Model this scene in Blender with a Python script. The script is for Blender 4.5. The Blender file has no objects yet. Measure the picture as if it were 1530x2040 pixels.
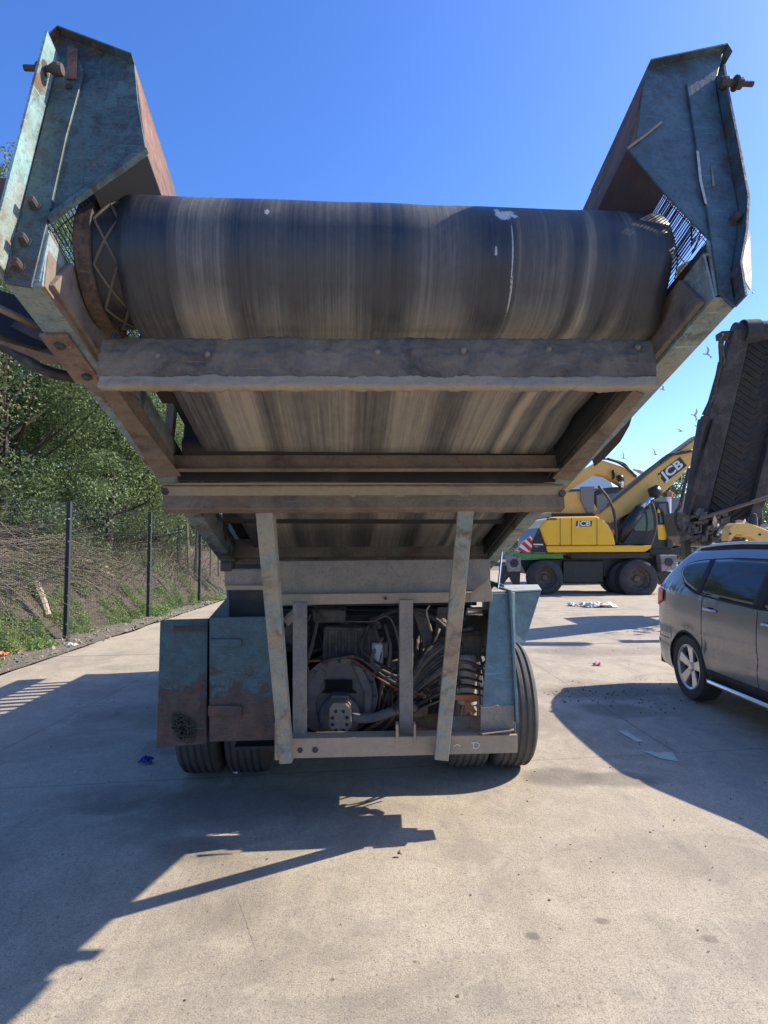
import bpy, bmesh, math, random
import numpy as np
from mathutils import Vector, Matrix, noise as mnoise
random.seed(7); rng = np.random.default_rng(7)
scene = bpy.context.scene
col = scene.collection
# ------------------------------------------------------------------ camera, world, sun, exposure
F = 1200.0; EYE = 1.63; PITCH = math.atan(68/1200)
cam = bpy.data.objects.new("camera", bpy.data.cameras.new("camera")); col.objects.link(cam)
cam.location = (0, 0, EYE); cam.rotation_euler = (math.pi/2 + PITCH, 0, 0)
cam.data.sensor_fit = 'HORIZONTAL'; cam.data.sensor_width = 36; cam.data.lens = 36*F/1530
cam.data.clip_start = 0.05; cam.data.clip_end = 3000
scene.camera = cam
SUNV = Vector((1.13, 0.31, 1.0)).normalized()
elev = math.asin(SUNV.z); azim = math.atan2(SUNV.x, SUNV.y)
w = bpy.data.worlds.new("World"); scene.world = w; w.use_nodes = True
nt = w.node_tree; nt.nodes.clear()
sky = nt.nodes.new('ShaderNodeTexSky'); sky.sky_type = 'NISHITA'; sky.sun_disc = False
sky.sun_elevation = elev; sky.sun_rotation = azim; sky.air_density = 1.0; sky.dust_density = 0.7; sky.ozone_density = 6.0
bg = nt.nodes.new('ShaderNodeBackground'); bg.inputs[1].default_value = 0.138
ow = nt.nodes.new('ShaderNodeOutputWorld')
hs_ = nt.nodes.new('ShaderNodeHueSaturation'); hs_.inputs['Saturation'].default_value = 1.18; hs_.inputs['Hue'].default_value = 0.512
nt.links.new(sky.outputs[0], hs_.inputs['Color']); nt.links.new(hs_.outputs[0], bg.inputs[0]); nt.links.new(bg.outputs[0], ow.inputs[0])
sl = bpy.data.lights.new("sun", 'SUN'); sl.energy = 4.0; sl.angle = math.radians(0.53); sl.color = (1.0, 0.92, 0.77)
so = bpy.data.objects.new("sun", sl); col.objects.link(so)
so.rotation_euler = SUNV.to_track_quat('Z', 'Y').to_euler(); so.location = (20, 10, 30)
scene.view_settings.view_transform = 'Standard'; scene.view_settings.look = 'None'
scene.view_settings.gamma = 1.0; scene.view_settings.exposure = 1.04; scene.view_settings.use_curve_mapping = False

# ------------------------------------------------------------------ geometry from measured picture points
CP, SP = math.cos(PITCH), math.sin(PITCH)
CAM = Vector((0, 0, EYE))
def ray(px, py):
    a = (px-765)/F; b = (1020-py)/F
    return Vector((a, CP - b*SP, SP + b*CP))
def at(px, py, Y):
    d = ray(px, py); return CAM + d*(Y/d.y)
def gr(px, py, z=0.0):
    d = ray(px, py); return CAM + d*((z-EYE)/d.z)
CD = ray(690, 1442).normalized()
RD = Vector((CD.y, -CD.x, 0)).normalized()
ND = RD.cross(CD).normalized()
AD = Vector((-RD.y, RD.x, 0))                       # level direction away along the trailer
O = at(752, 578, 1.63)
def cpt(u, v, w_): return O + RD*u + CD*v + ND*w_
def on_w(px, py, w_=0.0):                            # point on the conveyor plane at height w_
    d = ray(px, py); t = (O + ND*w_ - CAM).dot(ND)/d.dot(ND); return CAM + d*t
def on_v(px, py, v=0.0):                             # point on the plane across the conveyor
    d = ray(px, py); t = (O + CD*v - CAM).dot(CD)/d.dot(CD); return CAM + d*t
def uvw(p):
    q = p - O; return q.dot(RD), q.dot(CD), q.dot(ND)

# ------------------------------------------------------------------ shader helpers
class Sh:
    def __init__(s, name, rough=0.7, metal=0.0, spec=0.5):
        s.m = bpy.data.materials.new(name); s.m.use_nodes = True
        s.nt = s.m.node_tree; s.b = s.nt.nodes['Principled BSDF']
        s.b.inputs['Roughness'].default_value = rough; s.b.inputs['Metallic'].default_value = metal
        s.b.inputs['Specular IOR Level'].default_value = spec
        s._co = None
    def put(s, sock, v):
        if isinstance(v, bpy.types.NodeSocket): s.nt.links.new(v, sock)
        elif isinstance(v, (tuple, list)) and len(v) == 3 and sock.type == 'RGBA': sock.default_value = (*v, 1)
        else: sock.default_value = v
    def co(s, kind='Object'):
        if s._co is None: s._co = s.nt.nodes.new('ShaderNodeTexCoord')
        return s._co.outputs[kind]
    def mapping(s, vec, scale=(1, 1, 1), rot=(0, 0, 0), loc=(0, 0, 0)):
        n = s.nt.nodes.new('ShaderNodeMapping'); s.put(n.inputs[0], vec)
        n.inputs['Scale'].default_value = scale; n.inputs['Rotation'].default_value = rot; n.inputs['Location'].default_value = loc
        return n.outputs[0]
    def noise(s, scale, detail=5, rough=0.6, vec=None, dist=0.0, out=0):
        n = s.nt.nodes.new('ShaderNodeTexNoise'); s.put(n.inputs['Vector'], vec if vec is not None else s.co())
        n.inputs['Scale'].default_value = scale; n.inputs['Detail'].default_value = detail
        n.inputs['Roughness'].default_value = rough; n.inputs['Distortion'].default_value = dist
        return n.outputs[out]
    def voro(s, scale, vec=None, feature='F1', out=0, rnd=1.0):
        n = s.nt.nodes.new('ShaderNodeTexVoronoi'); n.feature = feature; s.put(n.inputs['Vector'], vec if vec is not None else s.co())
        n.inputs['Scale'].default_value = scale; n.inputs['Randomness'].default_value = rnd
        return n.outputs[out]
    def ramp(s, f, stops, interp='LINEAR'):
        n = s.nt.nodes.new('ShaderNodeValToRGB'); s.put(n.inputs[0], f); cr = n.color_ramp; cr.interpolation = interp
        while len(cr.elements) < len(stops): cr.elements.new(0.5)
        for e, (p, c) in zip(cr.elements, stops):
            e.position = p; e.color = (c, c, c, 1) if not isinstance(c, (tuple, list)) else (*c, 1)
        return n.outputs[0]
    def mix(s, f, a, b, mode='MIX'):
        n = s.nt.nodes.new('ShaderNodeMix'); n.data_type = 'RGBA'; n.blend_type = mode
        s.put(n.inputs[0], f); s.put(n.inputs[6], a); s.put(n.inputs[7], b); return n.outputs[2]
    def math(s, op, a, b=0.0, c=0.0):
        n = s.nt.nodes.new('ShaderNodeMath'); n.operation = op
        s.put(n.inputs[0], a); s.put(n.inputs[1], b); s.put(n.inputs[2], c); return n.outputs[0]
    def sep(s, v):
        n = s.nt.nodes.new('ShaderNodeSeparateXYZ'); s.put(n.inputs[0], v); return n.outputs
    def color(s, v): s.put(s.b.inputs['Base Color'], v)
    def rough(s, v): s.put(s.b.inputs['Roughness'], v)
    def bump(s, h, strength=0.3, dist=0.01):
        n = s.nt.nodes.new('ShaderNodeBump'); n.inputs['Strength'].default_value = strength
        n.inputs['Distance'].default_value = dist; s.put(n.inputs['Height'], h); s.put(s.b.inputs['Normal'], n.outputs[0])

TEAL = (0.085, 0.185, 0.215); DUST = (0.37, 0.285, 0.195); RUST = (0.115, 0.060, 0.042); MUD = (0.19, 0.15, 0.12)
def painted(name, paint=TEAL, rust=0.3, dust=0.3, rustc=RUST, dustc=DUST, rough=0.6, loc=(0, 0, 0), rs=3.2, ds=2.2, lowrust=None, speck=0.35):
    """old paint: patches of rust, a film of dust, scratches and pitting"""
    s = Sh(name, rough)
    co = s.mapping(s.co(), loc=loc)
    v = s.noise(9, 6, 0.7, co)
    p = s.mix(s.ramp(v, [(0.3, 0.0), (0.7, 1.0)]), tuple(c*0.7 for c in paint), tuple(min(1, c*1.25) for c in paint))
    r = s.noise(rs, 12, 0.72, co, 0.6)
    if lowrust:                                         # rust creeping up from the bottom edge
        z = s.sep(s.co())[2]
        g = s.math('DIVIDE', s.math('SUBTRACT', lowrust[0], z), lowrust[1])
        r = s.math('ADD', r, s.math('MINIMUM', s.math('MAXIMUM', g, -0.10), 0.32))
    rm = s.ramp(r, [(0.68-rust*0.5, 0.0), (0.72-rust*0.5, 1.0)])
    edge = s.ramp(r, [(0.64-rust*0.5, 0.0), (0.68-rust*0.5, 0.55), (0.74-rust*0.5, 0.0)])
    rc = s.mix(s.noise(22, 6, 0.7, co), tuple(c*0.55 for c in rustc), tuple(c*1.7 for c in rustc))
    c = s.mix(rm, p, rc); c = s.mix(edge, c, tuple(x*0.35 for x in rustc))
    mo = s.noise(17, 11, 0.78, s.mapping(co, loc=(2.2, 9.1, 5.5)), 0.3)
    c = s.mix(s.math('MULTIPLY', s.ramp(mo, [(0.47, 0.0), (0.60, 1.0)]), min(.85, speck*1.1)), c, (0.026, 0.026, 0.026))
    mo2 = s.noise(5, 9, 0.7, s.mapping(co, loc=(8.2, 3.1, 1.5)), 0.3)
    c = s.mix(s.math('MULTIPLY', s.ramp(mo2, [(0.50, 0.0), (0.66, 1.0)]), 0.35), c, tuple(x*0.45 for x in paint))
    rn = s.noise(1.0, 7, 0.65, s.mapping(co, (26, 26, 1.3), loc=(3, 3, 3)), 0.15)          # rust runs
    c = s.mix(s.math('MULTIPLY', s.math('MULTIPLY', s.ramp(rn, [(0.56, 0.0), (0.66, 1.0)]), s.ramp(s.noise(2.4, 3, 0.5, co), [(0.45, 0.0), (0.6, 1.0)])), 0.5), c, rustc)
    sc_ = s.noise(1.0, 3, 0.5, s.mapping(co, (9, 9, 150), (0.5, 0.9, 0.3), (1, 4, 2)), 0.5)          # fine scratches
    c = s.mix(s.math('MULTIPLY', s.ramp(sc_, [(0.66, 0.0), (0.70, 1.0)]), 0.4), c, tuple(min(1, x*1.8+.05) for x in paint))
    d = s.noise(ds, 10, 0.65, s.mapping(co, loc=(7.3, 1.1, 3.7)), 0.8)
    dm = s.ramp(d, [(0.78-dust*0.8, 0.0), (0.98-dust*0.6, 0.92)])
    dc = s.mix(s.noise(30, 5, 0.7, co), tuple(x*0.72 for x in dustc), tuple(x*1.15 for x in dustc))
    c = s.mix(dm, c, dc)
    sp = s.noise(95, 3, 0.6, co)
    c = s.mix(s.math('MULTIPLY', s.ramp(sp, [(0.56, 0.0), (0.66, 1.0)]), speck), c, (0.03, 0.028, 0.026))
    s.color(c)
    s.rough(s.mix(rm, (rough,)*3, (0.9,)*3))
    s.bump(s.math('ADD', s.math('MULTIPLY', rm, 0.5), s.math('ADD', s.noise(70, 5, 0.7, co), s.math('MULTIPLY', dm, s.noise(25, 6, 0.7, co)))), 0.35, 0.004)
    return s.m
def plain(name, c, rough=0.6, metal=0.0, var=0.25, sc=8.0, bump=0.0, dust=0.0, spec=0.5):
    s = Sh(name, rough, metal, spec)
    n = s.noise(sc, 6, 0.65)
    cc = s.mix(n, tuple(x*(1-var) for x in c), tuple(min(1, x*(1+var)) for x in c))
    if dust: cc = s.mix(s.ramp(s.noise(sc*0.6, 9, 0.7, s.mapping(s.co(), loc=(3, 5, 1))), [(0.6-dust*0.4, 0.0), (0.75, dust)]), cc, DUST)
    s.color(cc)
    if bump: s.bump(s.noise(sc*6, 5, 0.7), bump, 0.006)
    return s.m
M = {}
M['wing'] = painted('teal_guard_paint', (0.055, 0.098, 0.105), 0.26, 0.2, rough=0.5, speck=0.75)
M['wing_r'] = painted('teal_guard_paint_b', (0.068, 0.115, 0.135), 0.2, 0.12, loc=(4, 2, 9), rough=0.5, speck=0.5)
M['sunlit_flange'] = painted('sunlit_cyan_flange', (0.22, 0.36, 0.36), 0.28, 0.35, rustc=(0.15, 0.09, 0.058), loc=(2, 5, 1), rough=0.55)  # paler than the guard plates: the flange's sunlit look put into its paint
M['board'] = painted('rusty_board', (0.14, 0.075, 0.06), 0.5, 0.25, rustc=(0.17, 0.085, 0.062), rough=0.8, speck=0.2)
M['beam'] = painted('dusty_beam_paint', (0.22, 0.30, 0.31), 0.24, 0.40, loc=(9, 1, 4), rough=0.7)
M['brown'] = painted('mud_brown_steel', (0.15, 0.125, 0.105), 0.3, 0.55, dustc=(0.27, 0.20, 0.145), loc=(1, 8, 2), rough=0.85)
M['cheek'] = painted('dark_cheek_steel', (0.06, 0.055, 0.06), 0.35, 0.3, dustc=(0.16, 0.12, 0.09), loc=(1, 2, 2), rough=0.8)
M['dusty'] = painted('dust_caked_steel', (0.19, 0.20, 0.185), 0.2, 0.82, dustc=(0.38, 0.285, 0.19), loc=(5, 5, 5), rough=0.9, speck=0.15)
M['strut'] = painted('dusty_strut_paint', (0.17, 0.27, 0.28), 0.3, 0.62, dustc=(0.38, 0.29, 0.195), loc=(3, 9, 6), rough=0.85, ds=9, speck=0.2)
M['greysteel'] = painted('grey_dusty_steel', (0.16, 0.158, 0.155), 0.14, 0.6, dustc=(0.31, 0.25, 0.19), loc=(6, 3, 1), rough=0.8)
M['door'] = painted('blue_locker_paint', (0.045, 0.098, 0.118), 0.27, 0.10, loc=(1, 3, 3), rough=0.55, lowrust=(0.86, 1.1), rs=5.5, speck=0.4, rustc=(0.095, 0.058, 0.045))
M['fender'] = painted('blue_mudguard_paint', (0.115, 0.185, 0.21), 0.14, 0.25, loc=(2, 2, 7), rough=0.55, lowrust=(0.62, 0.6), speck=0.2)
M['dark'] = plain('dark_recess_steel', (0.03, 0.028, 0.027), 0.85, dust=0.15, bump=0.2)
M['deep_black'] = plain('deep_black_plate', (0.014, 0.014, 0.016), 0.9)  # near-black all over, without the dust film
M['body'] = plain('machine_body_steel', (0.10, 0.12, 0.12), 0.8, dust=0.4)
M['alloygrey'] = plain('dirty_cast_alloy', (0.12, 0.113, 0.11), 0.7, 0.0, 0.5, 14, 0.4, dust=0.35)
M['engine'] = plain('oily_engine_iron', (0.07, 0.06, 0.052), 0.7, 0.0, 0.6, 16, 0.4, dust=0.5)
M['pump'] = plain('dusty_pump_iron', (0.22, 0.18, 0.14), 0.8, 0, 0.5, 30, 0.4)
M['hose'] = plain('rubber_hose', (0.025, 0.023, 0.022), 0.6, 0, 0.4, 20, dust=0.35)
M['hose_dust'] = plain('dusty_hose', (0.105, 0.088, 0.07), 0.8, 0, 0.4, 20)
M['redhose'] = plain('red_cable', (0.15, 0.035, 0.03), 0.5)
M['orange_rag'] = plain('orange_plastic', (0.45, 0.17, 0.06), 0.7)
M['bolt'] = painted('rusty_bolt', (0.07, 0.06, 0.055), 0.3, 0.25, rustc=(0.075, 0.052, 0.042), rough=0.8)
M['chrome'] = plain('bright_metal', (0.65, 0.65, 0.66), 0.25, 1.0, 0.1)
M['black'] = plain('black_paint', (0.018, 0.018, 0.02), 0.5, dust=0.2)
M['wire'] = plain('black_wire', (0.02, 0.02, 0.022), 0.7)
M['white'] = plain('white_paint', (0.75, 0.75, 0.72), 0.6, var=0.1)
M['limewash'] = plain('lime_streak_paint', (0.42, 0.42, 0.41), 0.9, 0, 0.6, 60)
M['chalk'] = plain('chalk_white', (0.7, 0.68, 0.62), 0.9, var=0.1)
M['fencepost'] = plain('dark_fence_post', (.03, .036, .038), .5, 0, .2, 6)
M['fencewire'] = plain('dark_fence_wire', (.035, .045, .045), .45, 0, .2, 6)
# tyre rubber
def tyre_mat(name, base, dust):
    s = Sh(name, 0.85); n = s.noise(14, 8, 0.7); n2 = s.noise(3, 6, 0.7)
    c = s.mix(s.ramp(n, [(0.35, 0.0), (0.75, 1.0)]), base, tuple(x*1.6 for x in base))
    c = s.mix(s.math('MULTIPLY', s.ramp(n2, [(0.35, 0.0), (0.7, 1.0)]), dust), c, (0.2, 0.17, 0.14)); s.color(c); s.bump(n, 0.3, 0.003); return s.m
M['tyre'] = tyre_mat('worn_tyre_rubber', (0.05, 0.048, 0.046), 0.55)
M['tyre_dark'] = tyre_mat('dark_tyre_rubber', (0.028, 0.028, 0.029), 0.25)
# belt: rubber with dust streaked along its run (UV u across the belt, v along it)
def belt_mat():
    s = Sh('streaked_belt_rubber', 0.55); uv = s.co('UV')
    sx = s.sep(uv)
    wob = s.math('MULTIPLY', s.math('MULTIPLY', s.math('SUBTRACT', s.noise(1.3, 2, 0.5, s.mapping(uv, (1.5, 1.2, 1))), 0.5), 0.07), s.ramp(sx[0], [(0.5, 0.15), (0.85, 1.0)]))
    u = s.math('ADD', sx[0], wob)
    D = [(0.0, .05), (.08, .08), (.105, .52), (.17, .58), (.205, .12), (.26, .38), (.30, .22), (.40, .42), (.455, .12), (.50, .15), (.53, .5), (.60, .45),
         (.655, .1), (.69, .05), (.715, .42), (.80, .45), (.825, .05), (.845, .75), (.865, .25), (.89, .06), (.92, .45), (.935, .10), (.97, .2), (.985, .05)]
    band = s.ramp(u, [(p, v) for p, v in D])
    st = s.noise(1.0, 10, 0.78, s.mapping(uv, (130, 0.9, 1)))
    st2 = s.noise(1.0, 5, 0.6, s.mapping(uv, (330, 1.4, 1)))
    f = s.math('ADD', s.math('MULTIPLY', band, 0.85), s.math('MULTIPLY', s.math('SUBTRACT', st, 0.5), 1.0))
    f = s.math('ADD', f, s.ramp(sx[1], [(0.0, 0.26), (0.14, 0.0)]))  # underside run lightened in colour to make up for weak bounce light
    f = s.math('MULTIPLY', s.math('SUBTRACT', f, 0.02), s.ramp(sx[1], [(0.0, 1.0), (0.14, 0.72)])); f = s.math('MULTIPLY', f, 1.28)
    f = s.math('ADD', f, s.math('MULTIPLY', s.math('SUBTRACT', st2, 0.5), 0.28))
    f = s.math('ADD', f, s.math('MULTIPLY', s.math('SUBTRACT', s.noise(14, 9, 0.75, s.mapping(uv, (2.2, .6, 1))), 0.5), 0.45))
    c = s.ramp(f, [(0.0, (0.022, 0.024, 0.03)), (0.28, (0.058, 0.058, 0.060)), (0.6, (0.17, 0.160, 0.146)), (1.0, (0.37, 0.325, 0.26))])
    # pale bird lime splash and the long torn scratch
    def spot(cu, cv, ru, rv, jag):
        du = s.math('DIVIDE', s.math('SUBTRACT', sx[0], cu), ru); dv = s.math('DIVIDE', s.math('SUBTRACT', sx[1], cv), rv)
        d = s.math('ADD', s.math('MULTIPLY', du, du), s.math('MULTIPLY', dv, dv))
        return s.ramp(s.math('ADD', d, s.math('MULTIPLY', s.math('SUBTRACT', s.noise(130, 5, 0.7, s.mapping(uv, (1.65, 1, 1))), 0.5), jag*1.6)), [(0.55, 1.0), (0.8, 0.0)])
    for a in BELT_MARKS: c = s.mix(s.math('MULTIPLY', spot(*a[:5]), a[5]*.85), c, (0.52, 0.52, 0.50))
    s.color(c); s.rough(s.ramp(f, [(0.0, 0.42), (0.6, 0.85)]))
    s.bump(s.math('ADD', s.math('MULTIPLY', st2, 0.5), s.noise(60, 5, 0.7, uv)), 0.22, 0.003)
    return s.m
BELT_MARKS = []

# ------------------------------------------------------------------ mesh helpers
def V(p): return p if isinstance(p, Vector) else Vector(p)
def face(bm, pts):
    vs = [bm.verts.new(V(p)) for p in pts]
    try: return bm.faces.new(vs)
    except ValueError: return None
def prism(bm, pts, vec):
    """closed solid: polygon pts pushed along vec"""
    vec = V(vec); a = [bm.verts.new(V(p)) for p in pts]; b = [bm.verts.new(V(p)+vec) for p in pts]
    n = len(pts); bm.faces.new(a); bm.faces.new(list(reversed(b)))
    for i in range(n): bm.faces.new([a[i], b[i], b[(i+1) % n], a[(i+1) % n]])
def box(bm, c, ax, ay, az):
    """box centred at c with half-axis vectors"""
    c, ax, ay, az = V(c), V(ax), V(ay), V(az)
    prism(bm, [c-ax-ay-az, c+ax-ay-az, c+ax+ay-az, c-ax+ay-az], az*2)
def box2(bm, lo, hi):
    prism(bm, [(lo[0], lo[1], lo[2]), (hi[0], lo[1], lo[2]), (hi[0], hi[1], lo[2]), (lo[0], hi[1], lo[2])], (0, 0, hi[2]-lo[2]))
def frame_of(d):
    d = d.normalized(); a = Vector((0, 0, 1)) if abs(d.z) < 0.9 else Vector((1, 0, 0))
    x = d.cross(a).normalized(); return x, d.cross(x).normalized()
def tube(bm, pts, r, n=8, cap=True):
    pts = [V(p) for p in pts]; rings = []
    for i, p in enumerate(pts):
        d = (pts[min(i+1, len(pts)-1)] - pts[max(i-1, 0)])
        x, y = frame_of(d); rr = r[i] if isinstance(r, (list, tuple)) else r
        if i and rings:                                  # keep the frame from twisting
            px = (rings[-1][0].co - pts[i-1]); px = px - d.normalized()*px.dot(d.normalized())
            if px.length > 1e-6: x = px.normalized(); y = d.normalized().cross(x)
        rings.append([bm.verts.new(p + (x*math.cos(2*math.pi*k/n) + y*math.sin(2*math.pi*k/n))*rr) for k in range(n)])
    for a, b in zip(rings, rings[1:]):
        for k in range(n): bm.faces.new([a[k], a[(k+1) % n], b[(k+1) % n], b[k]])
    if cap: bm.faces.new(list(reversed(rings[0]))); bm.faces.new(rings[-1])
def curve(pts, n=10):
    """Catmull-Rom through pts"""
    P = [V(p) for p in pts]; P = [P[0]*2-P[1]] + P + [P[-1]*2-P[-2]]; out = []
    for i in range(1, len(P)-2):
        for k in range(n):
            t = k/n; a, b, c, d = P[i-1:i+3]
            out.append(0.5*((2*b) + (c-a)*t + (2*a-5*b+4*c-d)*t*t + (3*b-a-3*c+d)*t**3))
    out.append(P[-2]); return out
def lathe(bm, c, axis, prof, n=48, closed=False):
    """prof: list of (distance along axis, radius)"""
    c = V(c); axis = V(axis).normalized(); x, y = frame_of(axis); rings = []
    for a, r in prof:
        rings.append([bm.verts.new(c + axis*a + (x*math.cos(2*math.pi*k/n) + y*math.sin(2*math.pi*k/n))*max(r, 1e-4)) for k in range(n)])
    prs = list(zip(rings, rings[1:]))
    if closed: prs.append((rings[-1], rings[0]))
    for a, b in prs:
        for k in range(n): bm.faces.new([a[k], a[(k+1) % n], b[(k+1) % n], b[k]])
def thing(name, label, cat, loc, rotz=0.0, group=None):
    o = bpy.data.objects.new(name, None); col.objects.link(o); o.empty_display_size = 0.3
    o.location = V(loc); o.rotation_euler = (0, 0, rotz); o['label'] = label; o['category'] = cat
    if group: o['group'] = group
    return o
def obj(name, bm, mat, parent=None, bevel=0.0, smooth=False, label=None):
    """one mesh object, vertices given in scene coordinates"""
    me = bpy.data.meshes.new(name)
    if isinstance(bm, bpy.types.Mesh): me = bm
    else:
        bmesh.ops.recalc_face_normals(bm, faces=bm.faces); bm.to_mesh(me); bm.free()
    if mat is not None: me.materials.append(mat)
    if smooth: me.polygons.foreach_set('use_smooth', [True]*len(me.polygons))
    o = bpy.data.objects.new(name, me); col.objects.link(o)
    if bevel:
        m = o.modifiers.new('edge', 'BEVEL'); m.width = bevel; m.segments = 2; m.limit_method = 'ANGLE'; m.angle_limit = 0.6
    if parent is not None:
        o.parent = parent
        if parent.type == 'EMPTY':
            o.matrix_parent_inverse = (Matrix.Translation(parent.location) @ Matrix.Rotation(parent.rotation_euler[2], 4, 'Z')).inverted()
    if label: o['label'] = label
    return o
def tag(o, label, cat, group=None):
    o['label'] = label; o['category'] = cat
    if group: o['group'] = group
    return o
def struct(o): o['kind'] = 'structure'; return o
def sm_angle(o, ang=0.6):
    me = o.data; me.polygons.foreach_set('use_smooth', [True]*len(me.polygons))
    bm = bmesh.new(); bm.from_mesh(me)
    for e in bm.edges:
        if len(e.link_faces) == 2 and e.calc_face_angle(0) > ang: e.smooth = False
    bm.to_mesh(me); bm.free(); return o
def wedge_pts(pts, fn): return [fn(x, y) for x, y in pts]
def NB(): return bmesh.new()
def text_mesh(body, size, ext=0.004):
    cu = bpy.data.curves.new('lettering', 'FONT'); cu.body = body; cu.size = size; cu.extrude = ext; cu.align_x = 'CENTER'; cu.align_y = 'CENTER'
    cu.offset = size*0.028
    t = bpy.data.objects.new('lettering', cu); col.objects.link(t)
    dg = bpy.context.evaluated_depsgraph_get(); me = bpy.data.meshes.new_from_object(t.evaluated_get(dg))
    bpy.data.objects.remove(t); bpy.data.curves.remove(cu); return me

# ------------------------------------------------------------------ ground, bank
def ground_mat():
    s = Sh('weathered_concrete', 0.88); co = s.co()
    big = s.noise(0.55, 6, 0.6, co); mid = s.noise(2.6, 8, 0.68, co, 0.5); fine = s.noise(46, 6, 0.8, co); grit = s.noise(150, 3, 0.7, co)
    brush = s.noise(1.0, 4, 0.7, s.mapping(co, (90, 5, 1), (0, 0, 0.15)))
    f = s.math('ADD', s.math('MULTIPLY', big, 0.5), s.math('MULTIPLY', mid, 0.5))
    c = s.ramp(f, [(0.30, (0.33, 0.272, 0.195)), (0.48, (0.425, 0.352, 0.257)), (0.62, (0.49, 0.41, 0.305)), (0.75, (0.445, 0.37, 0.268))])
    c = s.mix(s.ramp(fine, [(0.36, 0.6), (0.5, 0.0)]), c, (0.17, 0.145, 0.12))
    c = s.mix(s.math('MULTIPLY', s.ramp(grit, [(0.40, 1.0), (0.50, 0.0)]), 0.6), c, (0.14, 0.12, 0.10))
    c = s.mix(s.math('MULTIPLY', s.ramp(grit, [(0.56, 0.0), (0.68, 1.0)]), 0.4), c, (0.60, 0.55, 0.47))
    c = s.mix(s.math('MULTIPLY', s.ramp(brush, [(0.35, 1.0), (0.55, 0.0)]), 0.16), c, (0.16, 0.14, 0.12))
    pm = s.noise(1.25, 12, 0.74, s.mapping(co, loc=(4, 7, 0)), 0.9)
    c = s.mix(s.math('MULTIPLY', s.ramp(pm, [(0.40, 1.0), (0.52, 0.0)]), 0.42), c, (0.20, 0.175, 0.145))
    pl = s.noise(6.5, 9, 0.75, s.mapping(co, (1, .8, 1), loc=(1, 2, 0)), 0.7)
    c = s.mix(s.math('MULTIPLY', s.ramp(pl, [(0.52, 0.0), (0.66, 1.0)]), 0.24), c, (0.62, 0.53, 0.40))
    c = s.mix(s.math('MULTIPLY', s.ramp(pl, [(0.33, 1.0), (0.42, 0.0)]), 0.35), c, (0.17, 0.145, 0.12))
    trk = s.noise(1.0, 6, 0.65, s.mapping(co, (2.2, .35, 1), (0, 0, .35)), 0.4)
    c = s.mix(s.math('MULTIPLY', s.ramp(trk, [(0.56, 0.0), (0.68, 1.0)]), 0.25), c, (0.15, 0.135, 0.12))
    # pock marks
    vo = s.voro(7.0, s.mapping(co, (1, 0.9, 1)))
    pock = s.math('MULTIPLY', s.ramp(vo, [(0.035, 1.0), (0.075, 0.0)]), s.ramp(s.noise(3.0, 2, 0.5, co), [(0.5, 0.0), (0.56, 1.0)]))
    c = s.mix(s.math('MULTIPLY', pock, 0.8), c, (0.09, 0.075, 0.06))
    for sc, th, dens, k in ((42, .16, .50, .75), (75, .17, .46, .6), (24, .10, .53, .7)):
        vv = s.voro(sc, s.mapping(co, (1, .85, 1), loc=(sc*.1, 0, 0)))
        mk = s.math('MULTIPLY', s.ramp(vv, [(th*.7, 1.0), (th*1.25, 0.0)]), s.ramp(s.noise(sc*.35, 4, 0.7, s.mapping(co, loc=(sc, 3, 0))), [(dens, 0.0), (dens+.05, 1.0)]))
        c = s.mix(s.math('MULTIPLY', mk, k), c, (0.11, 0.092, 0.075))
    # oil and damp stains
    xyz = s.sep(co)
    def blot(cx, cy, rx, ry, k, coln=(0.10, 0.082, 0.062), jag=1.1, sc=2.6):
        dx = s.math('DIVIDE', s.math('SUBTRACT', xyz[0], cx), rx); dy = s.math('DIVIDE', s.math('SUBTRACT', xyz[1], cy), ry)
        d = s.math('ADD', s.math('MULTIPLY', dx, dx), s.math('MULTIPLY', dy, dy))
        d = s.math('ADD', d, s.math('MULTIPLY', s.math('SUBTRACT', s.noise(sc, 7, 0.7, co), 0.5), 2*jag))
        return s.math('MULTIPLY', s.ramp(d, [(0.3, 1.0), (1.0, 0.0)]), k), coln
    for a in [(1.25, 4.35, .30, .22, .55), (1.62, 4.3, .36, .16, .5), (-1.0, 3.35, .30, .16, .45), (-.72, 2.95, .26, .4, .3), (-1.55, 5.1, .5, .4, .45), (-1.75, 4.0, .5, .25, .3),
              (2.5, 6.9, .9, .5, .6), (2.3, 6.1, .4, .3, .5), (1.5, 5.9, .4, .5, .3), (-2.1, 5.9, 1.1, .5, .3), (-.9, 3.9, .9, .35, .45), (3.4, 9.5, 1.5, .5, .35), (.95, 2.72, .045, .03, .6), (1.35, 2.6, .04, .03, .5),
              (.62, 2.62, .035, .03, .6), (.2, 2.2, .5, .3, .12), (1.6, 3.3, .8, .3, .14), (-.4, 2.5, .4, .2, .15)]:
        f_, cn = blot(*a); c = s.mix(f_, c, cn)
    # slab joints and the thin crack wandering towards the viewer
    def line(ax_, bx, cx, wid, k, wob=0.05, sc=2.0, lim=None):
        d = s.math('ADD', s.math('ADD', s.math('MULTIPLY', xyz[0], ax_), s.math('MULTIPLY', xyz[1], bx)), cx)
        d = s.math('ADD', d, s.math('MULTIPLY', s.math('SUBTRACT', s.noise(sc, 6, 0.7, co), 0.5), wob))
        m = s.ramp(s.math('ABSOLUTE', d), [(wid*0.4, k), (wid, 0.0)])
        if lim:
            for ix, sg, v in lim: m = s.math('MULTIPLY', m, s.ramp(s.math('MULTIPLY', s.math('SUBTRACT', xyz[ix], v), sg), [(0.0, 0.0), (0.1, 1.0)]))
        return m
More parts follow.
